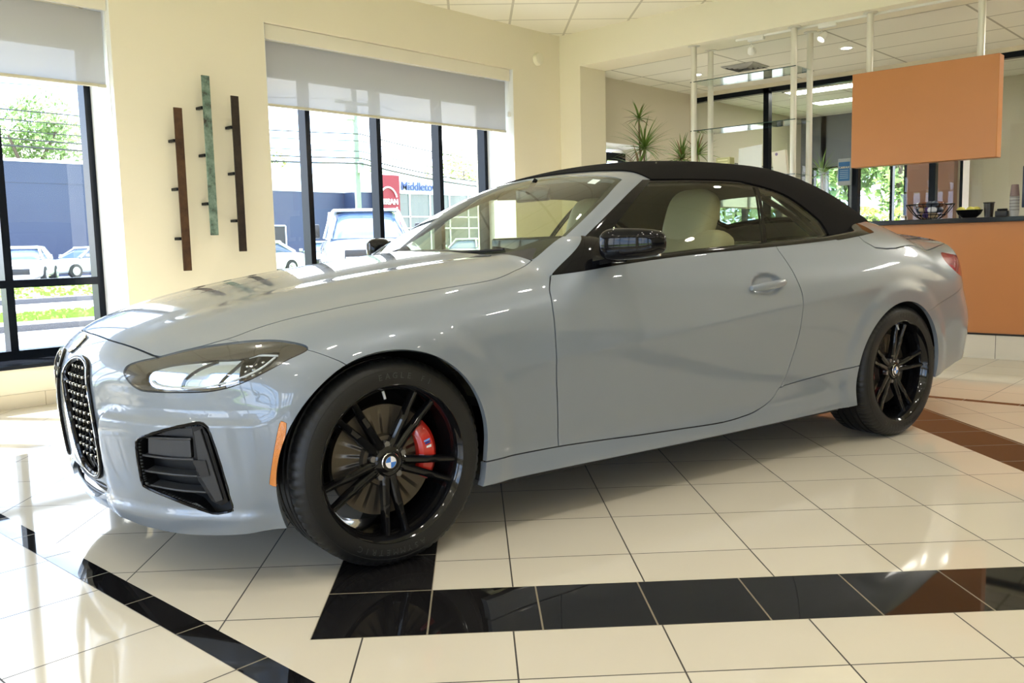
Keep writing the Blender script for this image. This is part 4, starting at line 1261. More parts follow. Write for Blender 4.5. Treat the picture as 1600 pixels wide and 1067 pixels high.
def panel(name, S, F, m, parent, side='both', depth=0.012, push=0.0, nfix=None):
    """one body panel from a clipped surface; side: near (-y), far (+y) or both; edges folded inwards by depth"""
    S = S.compact()
    if len(S.V) == 0: return None
    N = nrm(F, S.V)
    on = np.abs(S.V[:, 1]) < 1e-4
    N[on, 1] = 0; N /= np.linalg.norm(N, axis=1, keepdims=True)
    V = S.V + N * push
    if nfix is not None:
        N = N * (1 - nfix[1]) + np.array(nfix[0]) * nfix[1]; N /= np.linalg.norm(N, axis=1, keepdims=True)
    faces = S.Q.tolist() + S.N
    VN, NN = V, N
    if depth != 0:
        ec = {}
        for f in faces:
            m_ = len(f)
            for k in range(m_):
                e = (f[k], f[(k + 1) % m_]); r = (e[1], e[0])
                if r in ec: del ec[r]
                else: ec[e] = 1
        ev, en, ef = [], [], []
        b = len(V)
        for (i, j) in ec:
            if on[i] and on[j]: continue
            d = V[j] - V[i]; l = np.linalg.norm(d)
            if l < 1e-7: continue
            nn = np.cross(d / l, (N[i] + N[j]) / 2) * (1 if depth > 0 else -1)
            for q, qn in ((V[i], N[i]), (V[j], N[j])):
                ev += [q, q - qn * depth]; en += [nn, nn]
            k = b + len(ev) - 4
            ef.append([k + 2, k, k + 1, k + 3])
        if ev:
            VN = np.concatenate([V, np.array(ev)]); NN = np.concatenate([N, np.array(en)]); faces = faces + ef
    out_v, out_n, out_f = [], [], []
    base = 0
    for sg in ({'near': (1,), 'far': (-1,), 'both': (1, -1)}[side]):
        k = np.array([1, sg, 1])
        out_v.append(VN * k); out_n.append(NN * k)
        out_f += [[i + base for i in (f if sg == 1 else f[::-1])] for f in faces]
        base += len(VN)
    VV = np.concatenate(out_v); NNN = np.concatenate(out_n)
    me = bpy.data.meshes.new(name)
    me.from_pydata(VV.tolist(), [], out_f)
    me.polygons.foreach_set('use_smooth', [True] * len(me.polygons))
    me.materials.append(m)
    me.update()
    NNN = NNN / np.maximum(np.linalg.norm(NNN, axis=1, keepdims=True), 1e-9)
    me.normals_split_custom_set_from_vertices([tuple(q) for q in NNN])
    o = bpy.data.objects.new(name, me)
    return link(o, parent)

def crom(pts, sub=6, closed=True):
    P = np.array(pts, float); n = len(P); out = []
    for i in range(n if closed else n - 1):
        p0, p1, p2, p3 = (P[(i - 1) % n], P[i], P[(i + 1) % n], P[(i + 2) % n]) if closed else (P[max(i - 1, 0)], P[i], P[i + 1], P[min(i + 2, n - 1)])
        for k in range(sub):
            t = k / sub
            out.append(.5 * ((2 * p1) + (p2 - p0) * t + (2 * p0 - 5 * p1 + 4 * p2 - p3) * t * t + (3 * p1 - p0 - 3 * p2 + p3) * t ** 3))
    if not closed: out.append(P[-1])
    return np.array(out)
def sdf(poly, U, V):
    """signed distance to a closed polygon, positive inside"""
    A = np.asarray(poly); B = np.roll(A, -1, 0)
    d2 = np.full(U.shape, 1e9); ins = np.zeros(U.shape, bool)
    for (ax_, ay_), (bx_, by_) in zip(A, B):
        ex, ey = bx_ - ax_, by_ - ay_
        L2 = ex * ex + ey * ey
        if L2 < 1e-14: continue
        wx, wy = U - ax_, V - ay_
        t = np.clip((wx * ex + wy * ey) / L2, 0, 1)
        d2 = np.minimum(d2, (wx - ex * t) ** 2 + (wy - ey * t) ** 2)
        c = ((ay_ <= V) & (V < by_)) | ((by_ <= V) & (V < ay_))
        if abs(ey) > 1e-12:
            ins ^= c & (U < ax_ + (V - ay_) / ey * ex)
    return np.where(ins, 1, -1) * np.sqrt(d2)
def fast(poly, pad=.05):
    poly = np.asarray(poly)
    lo, hi = poly.min(0) - pad, poly.max(0) + pad
    def f(U, V):
        r = np.full(U.shape, -pad)
        k = (U > lo[0]) & (U < hi[0]) & (V > lo[1]) & (V < hi[1])
        if k.any(): r[k] = sdf(poly, U[k], V[k])
        return r
    return f

def cx(P): return P[:, 0]
def ca(P): return np.abs(P[:, 1])
def cz(P): return P[:, 2]
def cU(P): return .70711 * (P[:, 0] + .5) + .70711 * (np.abs(P[:, 1]) - .62)
HL = crom([(-.236, .638), (-.244, .652), (-.230, .667), (-.187, .680), (-.121, .693), (-.020, .7158), (.0935, .731), (.197, .738), (.274, .7325), (.3359, .7136), (.292, .687), (.2295, .6522), (.1616, .6229), (.081, .6044), (-.031, .5984), (-.1438, .5965), (-.183, .6026), (-.215, .619)])
ISH = np.array([.015, .008])
INTK = ISH + crom([(-.199, .42), (-.191, .442), (-.166, .4565), (-.081, .483), (0, .502), (.030, .506), (.052, .498), (.066, .475), (.0907, .3766), (.1104, .256), (.104, .238), (.077, .2315), (.0444, .2292), (-.0078, .2423), (-.095, .2709), (-.176, .293), (-.197, .315)], 4)
KID = crom([(.042, .59), (.047, .635), (.085, .665), (.14, .676), (.20, .672), (.258, .652), (.292, .60), (.307, .53), (.312, .43), (.298, .335), (.262, .292), (.20, .288), (.135, .315), (.105, .38), (.085, .48)], 4)
LOWG = crom([(-.20, .205), (.13, .205), (.24, .225), (.285, .262), (.25, .274), (.18, .27), (.10, .29), (-.2, .29)], 3)
MARK = np.array([-.008, .005]) + crom([(-.353, .503), (-.345, .507), (-.337, .505), (-.336, .495), (-.349, .41), (-.3625, .322), (-.371, .318), (-.381, .320), (-.3826, .334), (-.370, .4216)], 4)
HOODP = [(x, y) for x, y in crom([(-.682, .0), (-.674, .2018), (-.6549, .3356), (-.6087, .5296), (-.5673, .585), (-.5216, .622), (-.474, .650), (-.4125, .668), (-.3538, .668), (-.2992, .6707), (-.2193, .6803), (-.1397, .6952), (-.0355, .7121), (.0695, .7305), (.1806, .7467), (.2956, .7600), (.3963, .7680), (.4782, .7667), (.5464, .7488), (.6402, .706), (.716, .684)], 4, closed=False)]
HOODP = HOODP + [(.68, .50), (.62, .25), (.60, 0.0)]
HOODP = np.array(HOODP + [(x, -y) for x, y in HOODP[::-1]])
f_hl, f_in, f_kid, f_low, f_mark, f_hood2 = [fast(q) for q in (HL, INTK, KID, LOWG, MARK, HOODP)]
def mn(*a): return np.minimum.reduce(a)
G_ = .0023
front = lambda P: -.1 - cx(P)
fHL = lambda P: mn(f_hl(cU(P), cz(P)), front(P) + .02)
fIN = lambda P: mn(f_in(cU(P), cz(P)), front(P))
fKID = lambda P: mn(f_kid(ca(P), cz(P)), front(P) - .4)
fLOW = lambda P: mn(f_low(ca(P), cz(P)), front(P) - .4)
fMARK = lambda P: mn(f_mark(cx(P), cz(P)), ca(P) - .5)
fHOOD = lambda P: mn(f_hood2(cx(P), ca(P)), cz(P) - .62)
S_sill = mono([.2, .366, .52, .68, .88, 1.08, 1.29, 1.555, 1.72, 1.83, 1.89, 1.921, 2.05, 2.194, 2.454], [.281, .279, .278, .2765, .2696, .260, .2522, .244, .2543, .2793, .3119, .355, .364, .3716, .3917])
def zsill(P):
    x = cx(P)
    return np.where(x < 1.94, seval(S_sill, np.minimum(x, 1.915)), .355 + (x - 1.921) * .069)
S_df = mono([.24, .276, .44, .605, .75, .83, .895], [.681, .678, .655, .636, .637, .652, .702])
S_dr = mono([.30, .312, .448, .643, .742, .841, .954], [1.87, 1.89, 1.969, 2.021, 2.025, 1.995, 1.939])
S_belt = mono([.70, .956, 1.466, 1.88, 2.387, 2.787, 3.1], [.891, .917, .950, .966, .990, 1.024, 1.045])
zb = lambda P: seval(S_belt, np.clip(cx(P), .68, 3.1))
fdoorF = lambda P: cx(P) - seval(S_df, np.clip(cz(P), .24, .90))
fdoorR = lambda P: seval(S_dr, np.clip(cz(P), .30, .97)) - cx(P)
fBEF = lambda P: (cx(P) - (.702 + (cz(P) - .891) * 1.5)) * .55          # front edge of the black belt trim
fBELT = lambda P: mn(np.where(cx(P) > 2.42, np.minimum(.075 - gh(P), cz(P) - zb(P) + .004), cz(P) - zb(P)), fBEF(P), 2.80 - cx(P), cz(P) - .86)
S_xs = mono([.60, .661, .69, .712, .735, .76], [-.12, -.160, -.209, -.262, -.40, -.50])
fBUMP = lambda P: seval(S_xs, np.clip(cz(P), .60, .76)) - cx(P)
fARCH = lambda P: mn(np.hypot(cx(P) + .012, cz(P) - .331) - .363, np.hypot(cx(P) - 2.825, cz(P) - .331) - .350)
S_bot = mono([-.80, -.71, -.66, -.56, -.45, -.35, .35, .75, 1.43, 2.43, 3.16, 3.32, 3.45, 3.9, 4.1], [.182, .182, .168, .161, .172, .186, .199, .198, .193, .197, .263, .295, .32, .33, .33])
fBOT = lambda P: cz(P) - seval(S_bot, cx(P))
fGH = lambda P: gh(P)
fRS = lambda P: (cz(P) - (.614 + (cx(P) - 3.015) * .235)) * .97         # + above the rear bumper seam
TRK = np.array([(2.35, 0), (2.50, .74), (2.60, .80), (2.615, .835), (2.671, .861), (2.76, .866), (2.852, .862), (3.1, .822), (3.30, .780), (3.415, .748), (3.6, .69), (3.8, .62), (4.2, .56), (4.2, 0)])
TRK = np.concatenate([TRK, (TRK * [1, -1])[::-1]])
f_trk = fast(TRK, .05)
fTRK = lambda P: mn(f_trk(cx(P), ca(P)), cz(P) - .78, cx(P) - 2.3)
fCROSS = lambda P: cx(P) - (3.60 - .30 * (ca(P) / .75) ** 2)
TAIL = crom([(3.36, .872), (3.42, .905), (3.50, .897), (3.60, .885), (3.80, .87), (4.05, .86), (4.05, .80), (3.80, .785), (3.60, .772), (3.50, .775), (3.41, .80), (3.36, .84)], 4)
f_tail = fast(TAIL)
fTAIL = lambda P: mn(f_tail(cx(P), cz(P)), ca(P) - .42)
inv = lambda f, g=G_: (lambda P: -f(P) - g)
ins_ = lambda f, g=G_: (lambda P: f(P) - g)

PAINT = mat('grey metallic paint', (0.198, 0.226, 0.264), .38, metal=.15, coat=1.0, coat_rough=.015)
GB = mat('gloss black trim', (.004, .004, .005), .06, spec=.28)
MB_ = mat('satin black plastic', (.014, .014, .016), .38)
DKI = mat('dark inner body', (.01, .01, .011), .6)
CGL = thin_glass('car side glass', (.66, .70, .58), 1.42)
WGL = thin_glass('windshield glass', (.80, .85, .70), 1.42)
CLOTH = mat('black soft top canvas', (.0055, .005, .0045), .95, spec=.15, bump=(900, .25))
LEATH = mat('oyster leather', (.56, .49, .36), .5)
HEADL = mat('headliner', (.30, .27, .21), .9)

car = thing('convertible_car', 'glossy light grey two-door convertible with black soft top and black wheels', 'car', (0.46044, 1.10327, 0), math.radians(-11.425))
car['label'] = 'glossy light grey two-door convertible with black soft top and black wheels'
Vb, Qb = surfnet(body, (-.86, -.975, .145), (4.10, .021, 1.12), .0105)
B0 = Surf(Vb, Qb).clip(lambda P: -P[:, 1]).clip(fARCH).clip(fBOT).clip(lambda P: np.maximum(fGH(P) + .001, .90 - P[:, 2])).compact()
def cabin(P):   # above the belt line inside the cabin the lower body has no skin
    return -mn(cz(P) - zb(P), cx(P) - .9, 2.75 - cx(P), .80 - ca(P))
B1 = B0
B1n = B1.clip(lambda P: 1.0 - cx(P)).compact()
B1r = B1.clip(lambda P: cx(P) - .55).compact()
hood = panel('hood', B1n.clip(ins_(fHOOD)).clip(inv(fHL, .003)), body, PAINT, car)
bm_ = B1n.clip(ins_(fBUMP)).clip(inv(fHOOD)).clip(inv(fHL, .003))
bm_ = bm_.clip(inv(fIN, 0)).clip(inv(fKID, .0)).clip(inv(fLOW, 0)).clip(inv(fMARK, .001))
panel('front_bumper', bm_, body, PAINT, car, depth=.022)
fe = B1n.clip(inv(fBUMP)).clip(inv(fHOOD)).clip(inv(fHL, .003)).clip(lambda P: np.maximum(-fdoorF(P) - G_, cz(P) - zb(P) - .0005)).clip(lambda P: cz(P) - zsill(P) - G_).clip(inv(fBELT, .0005))
fe = fe.clip(lambda P: -mn(cx(P) - (.60 + .12 * (ca(P) / .684) ** 2) + .001, .684 - ca(P), cz(P) - .8))
si = B1.clip(lambda P: zsill(P) - cz(P) - G_).clip(lambda P: mn(cx(P) - .1, 2.75 - cx(P)))
do = B1r.clip(ins_(fdoorF)).clip(ins_(fdoorR)).clip(lambda P: cz(P) - zsill(P) - G_).clip(lambda P: -(cz(P) - zb(P)) - .0005)
qu = B1r.clip(inv(fdoorR)).clip(lambda P: np.maximum(cz(P) - zsill(P) - G_, cx(P) - 2.6)).clip(inv(fBELT, .0005)).clip(inv(fTRK)).clip(inv(fTAIL, .001)).clip(lambda P: np.maximum(fRS(P) - .001, 2.83 - cx(P)))
be = B1r.clip(ins_(fBELT, 0)).compact()
rb = B1r.clip(lambda P: mn(cx(P) - 2.83, -fRS(P) - .001)).clip(inv(fTAIL, .001))
tr = B1r.clip(ins_(fTRK)).clip(inv(fTAIL, .001)).clip(inv(fBELT, .0005))
for sd in ('near', 'far'):
    panel('front_fender', fe, body, PAINT, car, sd, depth=.02)
    panel('side_sill', si, body, PAINT, car, sd, depth=.03)
    panel('door', do, body, PAINT, car, sd)
    panel('quarter_panel', qu, body, PAINT, car, sd, depth=.02)
    panel('belt_trim', be, body, GB, car, sd, push=.002, depth=.008)
    panel('side_marker', B1n.clip(ins_(fMARK, 0)), body, mat('amber lens', (.62, .20, .02), .18, coat=1, bump=(400, .3)), car, sd, push=.001, depth=.008)
    tl = panel('tail_light', B1r.clip(ins_(fTAIL, 0)), body, mat('red lens', (.26, .004, .007), .12, coat=.3, spec=.3), car, sd, depth=.02)
panel('rear_bumper', rb, body, PAINT, car, depth=.02)
panel('tonneau_cover', tr.clip(lambda P: -fCROSS(P) - G_), body, PAINT, car)
panel('trunk_lid', tr.clip(lambda P: fCROSS(P) - G_), body, PAINT, car)
cowl = B1n.clip(lambda P: mn(cx(P) - (.60 + .12 * (ca(P) / .684) ** 2) - .003, .684 - ca(P) , cz(P) - .85))
panel('cowl', cowl, body, MB_, car, push=-.004)
inner = B1.clip(inv(fHL, -.0)).clip(inv(fIN, 0)).clip(inv(fKID, 0)).clip(inv(fLOW, 0))
panel('inner_structure', inner, body, DKI, car, push=-.016, depth=0)

# ---- greenhouse
S_ai = mono([.90, .957, 1.064, 1.166, 1.282, 1.35], [.73, .712, .685, .630, .520, .44])
S_xo = mono([.92, .955, 1.003, 1.053, 1.102, 1.157, 1.215, 1.275, 1.33], [.745, .80, .879, .967, 1.058, 1.165, 1.286, 1.429, 1.58])
S_xg = mono([.92, .959, 1.025, 1.094, 1.165, 1.245, 1.30], [.855, .913, 1.011, 1.123, 1.245, 1.40, 1.52])
S_zt = mono([1.30, 1.40, 1.50, 1.658, 1.864, 2.079, 2.213, 2.298, 2.45], [1.30, 1.252, 1.254, 1.258, 1.259, 1.249, 1.217, 1.175, 1.08])
S_xq = mono([.94, .96, 1.008, 1.073, 1.129, 1.175, 1.217, 1.249, 1.30], [2.457, 2.455, 2.449, 2.428, 2.365, 2.298, 2.213, 2.08, 1.7])
S_bp = mono([.94, .969, 1.05, 1.127, 1.243, 1.3], [1.92, 1.927, 1.965, 2.006, 2.08, 2.12])
xback = lambda P: 1.350 + .26 * ca(P) ** 2
gz = lambda S, P, a, b: seval(S, np.clip(cz(P), a, b))
fWIND = lambda P: mn(1.296 + .03 * ca(P) - cx(P), gz(S_ai, P, .90, 1.35) - ca(P))
fTOPL = lambda P: seval(S_zt, np.clip(cx(P), 1.30, 2.45)) - cz(P)
fQ = lambda P: gz(S_xq, P, .94, 1.30) - cx(P)
fSIDE = lambda P: mn(cx(P) - gz(S_xo, P, .92, 1.33), fTOPL(P) + .011, np.where(cx(P) > 2.0, fQ(P) + .013, 1), ca(P) - .35)
fGL = lambda P: mn(cx(P) - gz(S_xg, P, .92, 1.30), fTOPL(P), np.where(cx(P) > 2.0, fQ(P), 1), ca(P) - .35)
fBP = lambda P: cx(P) - gz(S_bp, P, .94, 1.3)
RW = crom([(2.845, .0), (2.845, .36), (2.86, .42), (2.90, .45), (3.08, .475), (3.14, .465), (3.165, .42), (3.18, 0)], 3, closed=False)
RW = np.concatenate([RW, (RW * [1, -1])[::-1]])
f_rw = fast(RW)
fRW = lambda P: mn(f_rw(cx(P), ca(P)), cx(P) - 2.7)
Vg, Qg = surfnet(gh, (.50, -.84, .90), (3.50, .021, 1.42), .0105)
H0 = Surf(Vg, Qg).clip(lambda P: -P[:, 1]).clip(lambda P: body(P) + .010).compact()
panel('windshield', H0.clip(ins_(fWIND, 0)), gh, WGL, car, depth=0)
panel('windshield_frame', H0.clip(inv(fWIND, 0)).clip(inv(fSIDE, .0005)).clip(lambda P: xback(P) - cx(P)).clip(lambda P: cz(P) - .93), gh, PAINT, car, depth=.03, push=.001)
# dark ceramic border of the glass
panel('glass_border', H0.clip(ins_(fWIND, 0)).clip(lambda P: np.maximum(.020 - fWIND(P), .99 - cz(P))), gh, MB_, car, depth=0, push=-.004)
soft = H0.clip(inv(fSIDE, -.001)).clip(lambda P: cx(P) - xback(P) - .002).clip(inv(fRW, 0)).compact()
panel('soft_top', soft, gh, CLOTH, car, depth=.018, push=.006)
panel('headliner', soft, gh, HEADL, car, depth=0, push=-.03)
panel('rear_window', H0.clip(ins_(fRW, 0)), gh, CGL, car, depth=0)
strip = H0.clip(ins_(fSIDE, 0)).clip(inv(fGL, 0))
for sd in ('near', 'far'):
    panel('window_seal', strip, gh, GB, car, sd, depth=.01, push=.001)
    panel('door_window', H0.clip(ins_(fGL, 0)).clip(lambda P: -fBP(P) - .012), gh, CGL, car, sd, depth=0)
    panel('quarter_window', H0.clip(ins_(fGL, 0)).clip(lambda P: fBP(P) - .008), gh, CGL, car, sd, depth=0)
    panel('window_divider', H0.clip(ins_(fGL, 0)).clip(lambda P: .0135 - np.abs(fBP(P) + .002)), gh, GB, car, sd, depth=.012)

# ---- front corner details
def fsolve(F, base, d, t0, t1):
    a, b = t0, t1      # F(base + d*a) > 0 (outside), F(base + d*b) < 0
    base = np.asarray(base, float); d = np.asarray(d, float)
    for _ in range(26):
        m_ = (a + b) / 2
        if F((base + d * m_)[None])[0] > 0: a = m_
        else: b = m_
    return base + d * a
def onU(u, z, push=0.0, sg=-1):
    base = (-.5 + .70711 * u, -(.62 + .70711 * u), z)
    p_ = fsolve(body, base, (-.70711, -.70711, 0), .45, -.35)
    g = nrm(body, p_[None])[0]
    p_ = p_ + g * push
    return np.array([p_[0], p_[1] * -sg, p_[2]])
def onF(a, z, push=0.0, sg=-1):
    p_ = fsolve(body, (-.5, -a, z), (-1, 0, 0), .5, -.2)
    return np.array([p_[0] - push, p_[1] * -sg, p_[2]])
CHR = mat('chrome', (.8, .8, .8), .08, metal=1)
LENS = thin_glass('headlight lens', (.93, .95, .96), 1.75)
HOUS = mat('headlight bronze black housing', (.035, .028, .022), .22, coat=.6)
DRL = mat('frosted light guide', (.62, .66, .70), .15, coat=1)
REFL = mat('silvered reflector', (.62, .74, .95), .07, metal=1)
hlS = B1n.clip(ins_(fHL, 0)).compact()
HLI = crom([(-.150, .643), (-.118, .664), (-.045, .680), (.076, .692), (.165, .695), (.218, .708), (.268, .705), (.229, .657), (.161, .631), (.07, .611), (-.12, .603)], 4)
f_hli = fast(HLI)
fHLI = lambda P: f_hli(cU(P), cz(P))
for sg, sd in ((-1, 'near'), (1, 'far')):
    hl = bpy.data.objects.new('headlight', None); link(hl, car)
    panel('lens_cover', hlS, body, LENS, hl, sd, depth=.0)
    panel('bezel', hlS.clip(inv(fHLI, 0)), body, HOUS, hl, sd, depth=.012, push=-.004)
    panel('housing', hlS, body, mat('lamp black', (.008, .008, .009), .3), hl, sd, depth=-.045, push=-.05)
    panel('reflector', hlS.clip(ins_(fHLI, -.002)).clip(lambda P: .160 - cU(P)), body, REFL, hl, sd, depth=0, push=-.015, nfix=((-.62, -.76, .17), .72))
    q = MB()
    for pts in ([(-.02, .607), (-.012, .635), (.03, .668), (.085, .690)], [(.10, .618), (.115, .640), (.15, .675), (.165, .693)], [(.165, .634), (.18, .655), (.205, .69), (.21, .702)]):
        q.path([onU(u, z, -.011, sg) for u, z in crom(pts, 5, closed=False)], .0038, 8)
    q.build('divider_blade', MB_, hl)
    q = MB()
    for pts in ([(-.13, .628), (-.10, .614), (0, .611), (.07, .617), (.15, .636), (.22, .668), (.255, .700)], [(.18, .70), (.21, .706), (.262, .703)]):
        q.path([onU(u, z, -.010, sg) for u, z in crom(pts, 5, closed=False)], .0032, 8)
    q.build('light_guide', DRL, hl)
    q = MB()
    rr = random.Random(4)
    for k in range(9):
        u, z = .175 + (k % 3) * .022, .648 + (k // 3) * .018 + (k % 3) * .006
        c_ = onU(u, z, -.028, sg); q.ell(tuple(c_), (.008, .008, .006), 10, 6)
    q.build('led_element', CHR, hl)
    # side air intake
    ai = bpy.data.objects.new('air_intake', None); link(ai, car)
    inS = B1n.clip(ins_(fIN, 0)).compact()
    panel('intake_back', inS, body, mat('deep black', (.003, .003, .0035), .5), ai, sd, depth=-.055, push=-.06)
    def shell(name, pts, m_, p0, p1, parent):
        """small plate following the bumper between two offsets"""
        pts = np.array(pts) + ISH; q_ = MB(); n_ = len(pts)
        o_ = [onU(u, z, p1, sg) for u, z in pts]; i_ = [onU(u, z, p0, sg) for u, z in pts]
        q_.add(o_ + i_, [list(range(n_)), list(range(n_, 2 * n_))[::-1]] + [(i, (i + 1) % n_, n_ + (i + 1) % n_, n_ + i) for i in range(n_)])
        return q_.build(name, m_, parent)
    q = MB(); rim_ = [onU(u, z, -.004, sg) for u, z in INTK[::2]]
    q.path(rim_, .0055, 8, closed=True); q.build('intake_rim', GB, ai)
    shell('radar_panel', [(-.172, .398), (-.165, .449), (-.140, .452), (-.01, .455), (-.012, .395), (-.06, .392)], mat('satin graphite', (.03, .031, .034), .30), -.045, -.020, ai)
    shell('upper_fin', [(-.135, .460), (-.07, .483), (.0, .498), (.002, .458)], MB_, -.045, -.022, ai)
    shell('vertical_fin', [(.004, .498), (.036, .500), (.052, .47), (.092, .262), (.070, .248), (.040, .262), (.006, .33), (.004, .397)], GB, -.045, -.010, ai)
    shell('fin_face', [(.012, .478), (.032, .485), (.078, .27), (.055, .262), (.018, .34)], mat('satin graphite'), -.012, -.006, ai)
    shell('fin_step', [(.0, .392), (.040, .392), (.048, .345), (.02, .338)], MB_, -.02, -.004, ai)
    for pts in ([(-.165, .4525), (-.002, .4545)], [(-.188, .3935), (-.1, .391), (.0, .3915)], [(-.188, .3435), (-.08, .341), (.030, .3385)], [(-.174, .2975), (-.08, .292), (.026, .2885)]):
        q = MB(); P_ = ISH + crom(pts, 6, closed=False)
        q.path([onU(u, z, -.014, sg) for u, z in P_], .0038, 8)
        vs = []
        for u, z in P_: vs += [onU(u, z, -.012, sg), onU(u, z + .004, -.05, sg), onU(u, z - .004, -.05, sg)]
        fs = []
        for k in range(len(P_) - 1):
            a = 3 * k; fs += [(a, a + 1, a + 4, a + 3), (a, a + 3, a + 5, a + 2)]
        q.add(vs, fs)
        q.build('slat', mat('satin graphite'), ai)
    # kidney grille
    kg = bpy.data.objects.new('kidney_grille', None); link(kg, car)
    q = MB(); q.path([onF(a, z, .004, sg) for a, z in KID[::2]], .0065, 10, closed=True); q.build('grille_frame', GB, kg)
    q = MB(); q.path([onF(*(KID.mean(0) + (q_ - KID.mean(0)) * .975), .009, sg) for q_ in KID[::2]], .0018, 6, closed=True); q.build('chrome_line', CHR, kg)
    q = MB(); ctr = KID.mean(0)
    q.path([onF(*(ctr + (q_ - ctr) * .955), -.004, sg) for q_ in KID[::2]], .010, 8, closed=True); q.build('inner_surround', GB, kg)
    q = MB(); ring_ = [onF(a, z, -.075, sg) for a, z in KID[::2]]; c_ = onF(*ctr, -.075, sg)
    q.add(ring_ + [c_], [(i, (i + 1) % len(ring_), len(ring_)) for i in range(len(ring_))]); q.build('radiator_screen', mat('deep black'), kg)
    q1, q2 = MB(), MB()
    f_k = fast(KID)
    for r_i in range(14):
        z = .300 + r_i * .0285
        for c_i in range(11):
            a = .03 + c_i * .036 + (.018 if r_i % 2 else 0) + (z - .45) * -.06
            dd = f_k(np.array([a]), np.array([z]))[0]
            if dd > .012 and z > .345:
                p_ = onF(a, z, -.012, sg)
                q1.bbox(p_[0] - .010, p_[0] + .004, p_[1] - .0065, p_[1] + .0065, p_[2] - .0045, p_[2] + .0045, .0015, 1)
            for da in (-.018, .018):
                a2, z2 = a + da - .0017, z + .0285
                if dd > .004 and f_k(np.array([a2]), np.array([z2]))[0] > .004:
                    q2.tube(tuple(onF(a, z, -.018, sg)), tuple(onF(a2, z2, -.018, sg)), .0022, n=5, cap=False)
    q1.build('chrome_stud', CHR, kg); q2.build('mesh_lattice', GB, kg)
# lower grille between the kidneys and the chin
q = MB()
pts = [onF(a, z, -.05) for a, z in LOWG if a > -.001]
pts = pts + [np.array([p_[0], -p_[1], p_[2]]) for p_ in pts[::-1]]
q.add(pts, [list(range(len(pts)))]); q.build('lower_grille', mat('deep black'), car)
q = MB()
for z in (.222, .245, .268):
    q.path([onF(abs(a), z, -.02) * np.array([1, 1 if a > 0 else -1, 1]) for a in np.linspace(-.25, .25, 21)], .004, 6)
q.build('lower_grille_bar', MB_, car)
# round badge on the nose
def badge(M, r, name, parent):
    e = bpy.data.objects.new(name, None); link(e, parent)
    q = MB(); q.lathe([(0, 0), (r, 0), (r, r * .10), (r * .97, r * .14), (r * .66, r * .14), (r * .63, r * .10), (0, r * .10)], 36); q.v = [tuple(M @ Vector(v)) for v in q.v]; q.build('badge_ring', GB, e)
    q = MB(); q.lathe([(r * .97, r * .15), (r, r * .12), (r * 1.03, r * .08)], 36); q.lathe([(r * .62, r * .15), (r * .65, r * .15)], 36); q.v = [tuple(M @ Vector(v)) for v in q.v]; q.build('badge_bezel', CHR, e)
    for k in range(4):
        q = MB(); n_ = 10
        pts = [(0, 0, r * .13)] + [(math.cos(k * PI / 2 + i * PI / 2 / n_) * r * .62, math.sin(k * PI / 2 + i * PI / 2 / n_) * r * .62, r * .13) for i in range(n_ + 1)]
        q.add([M @ Vector(v) for v in pts], [list(range(len(pts)))])
        q.build('badge_quadrant', mat('badge blue', (.03, .17, .55), .2, coat=1) if k % 2 else mat('badge white', (.85, .85, .85), .2, coat=1), e, fix=False)
    return e
p_ = fsolve(body, (-.60, 0, .60), (-1, 0, .85), .4, 0)
g_ = nrm(body, p_[None])[0]
Mz = Vector(g_).to_track_quat('Z', 'Y').to_matrix().to_4x4()
badge(Matrix.Translation(tuple(p_)) @ Mz, .041, 'hood_badge', car)

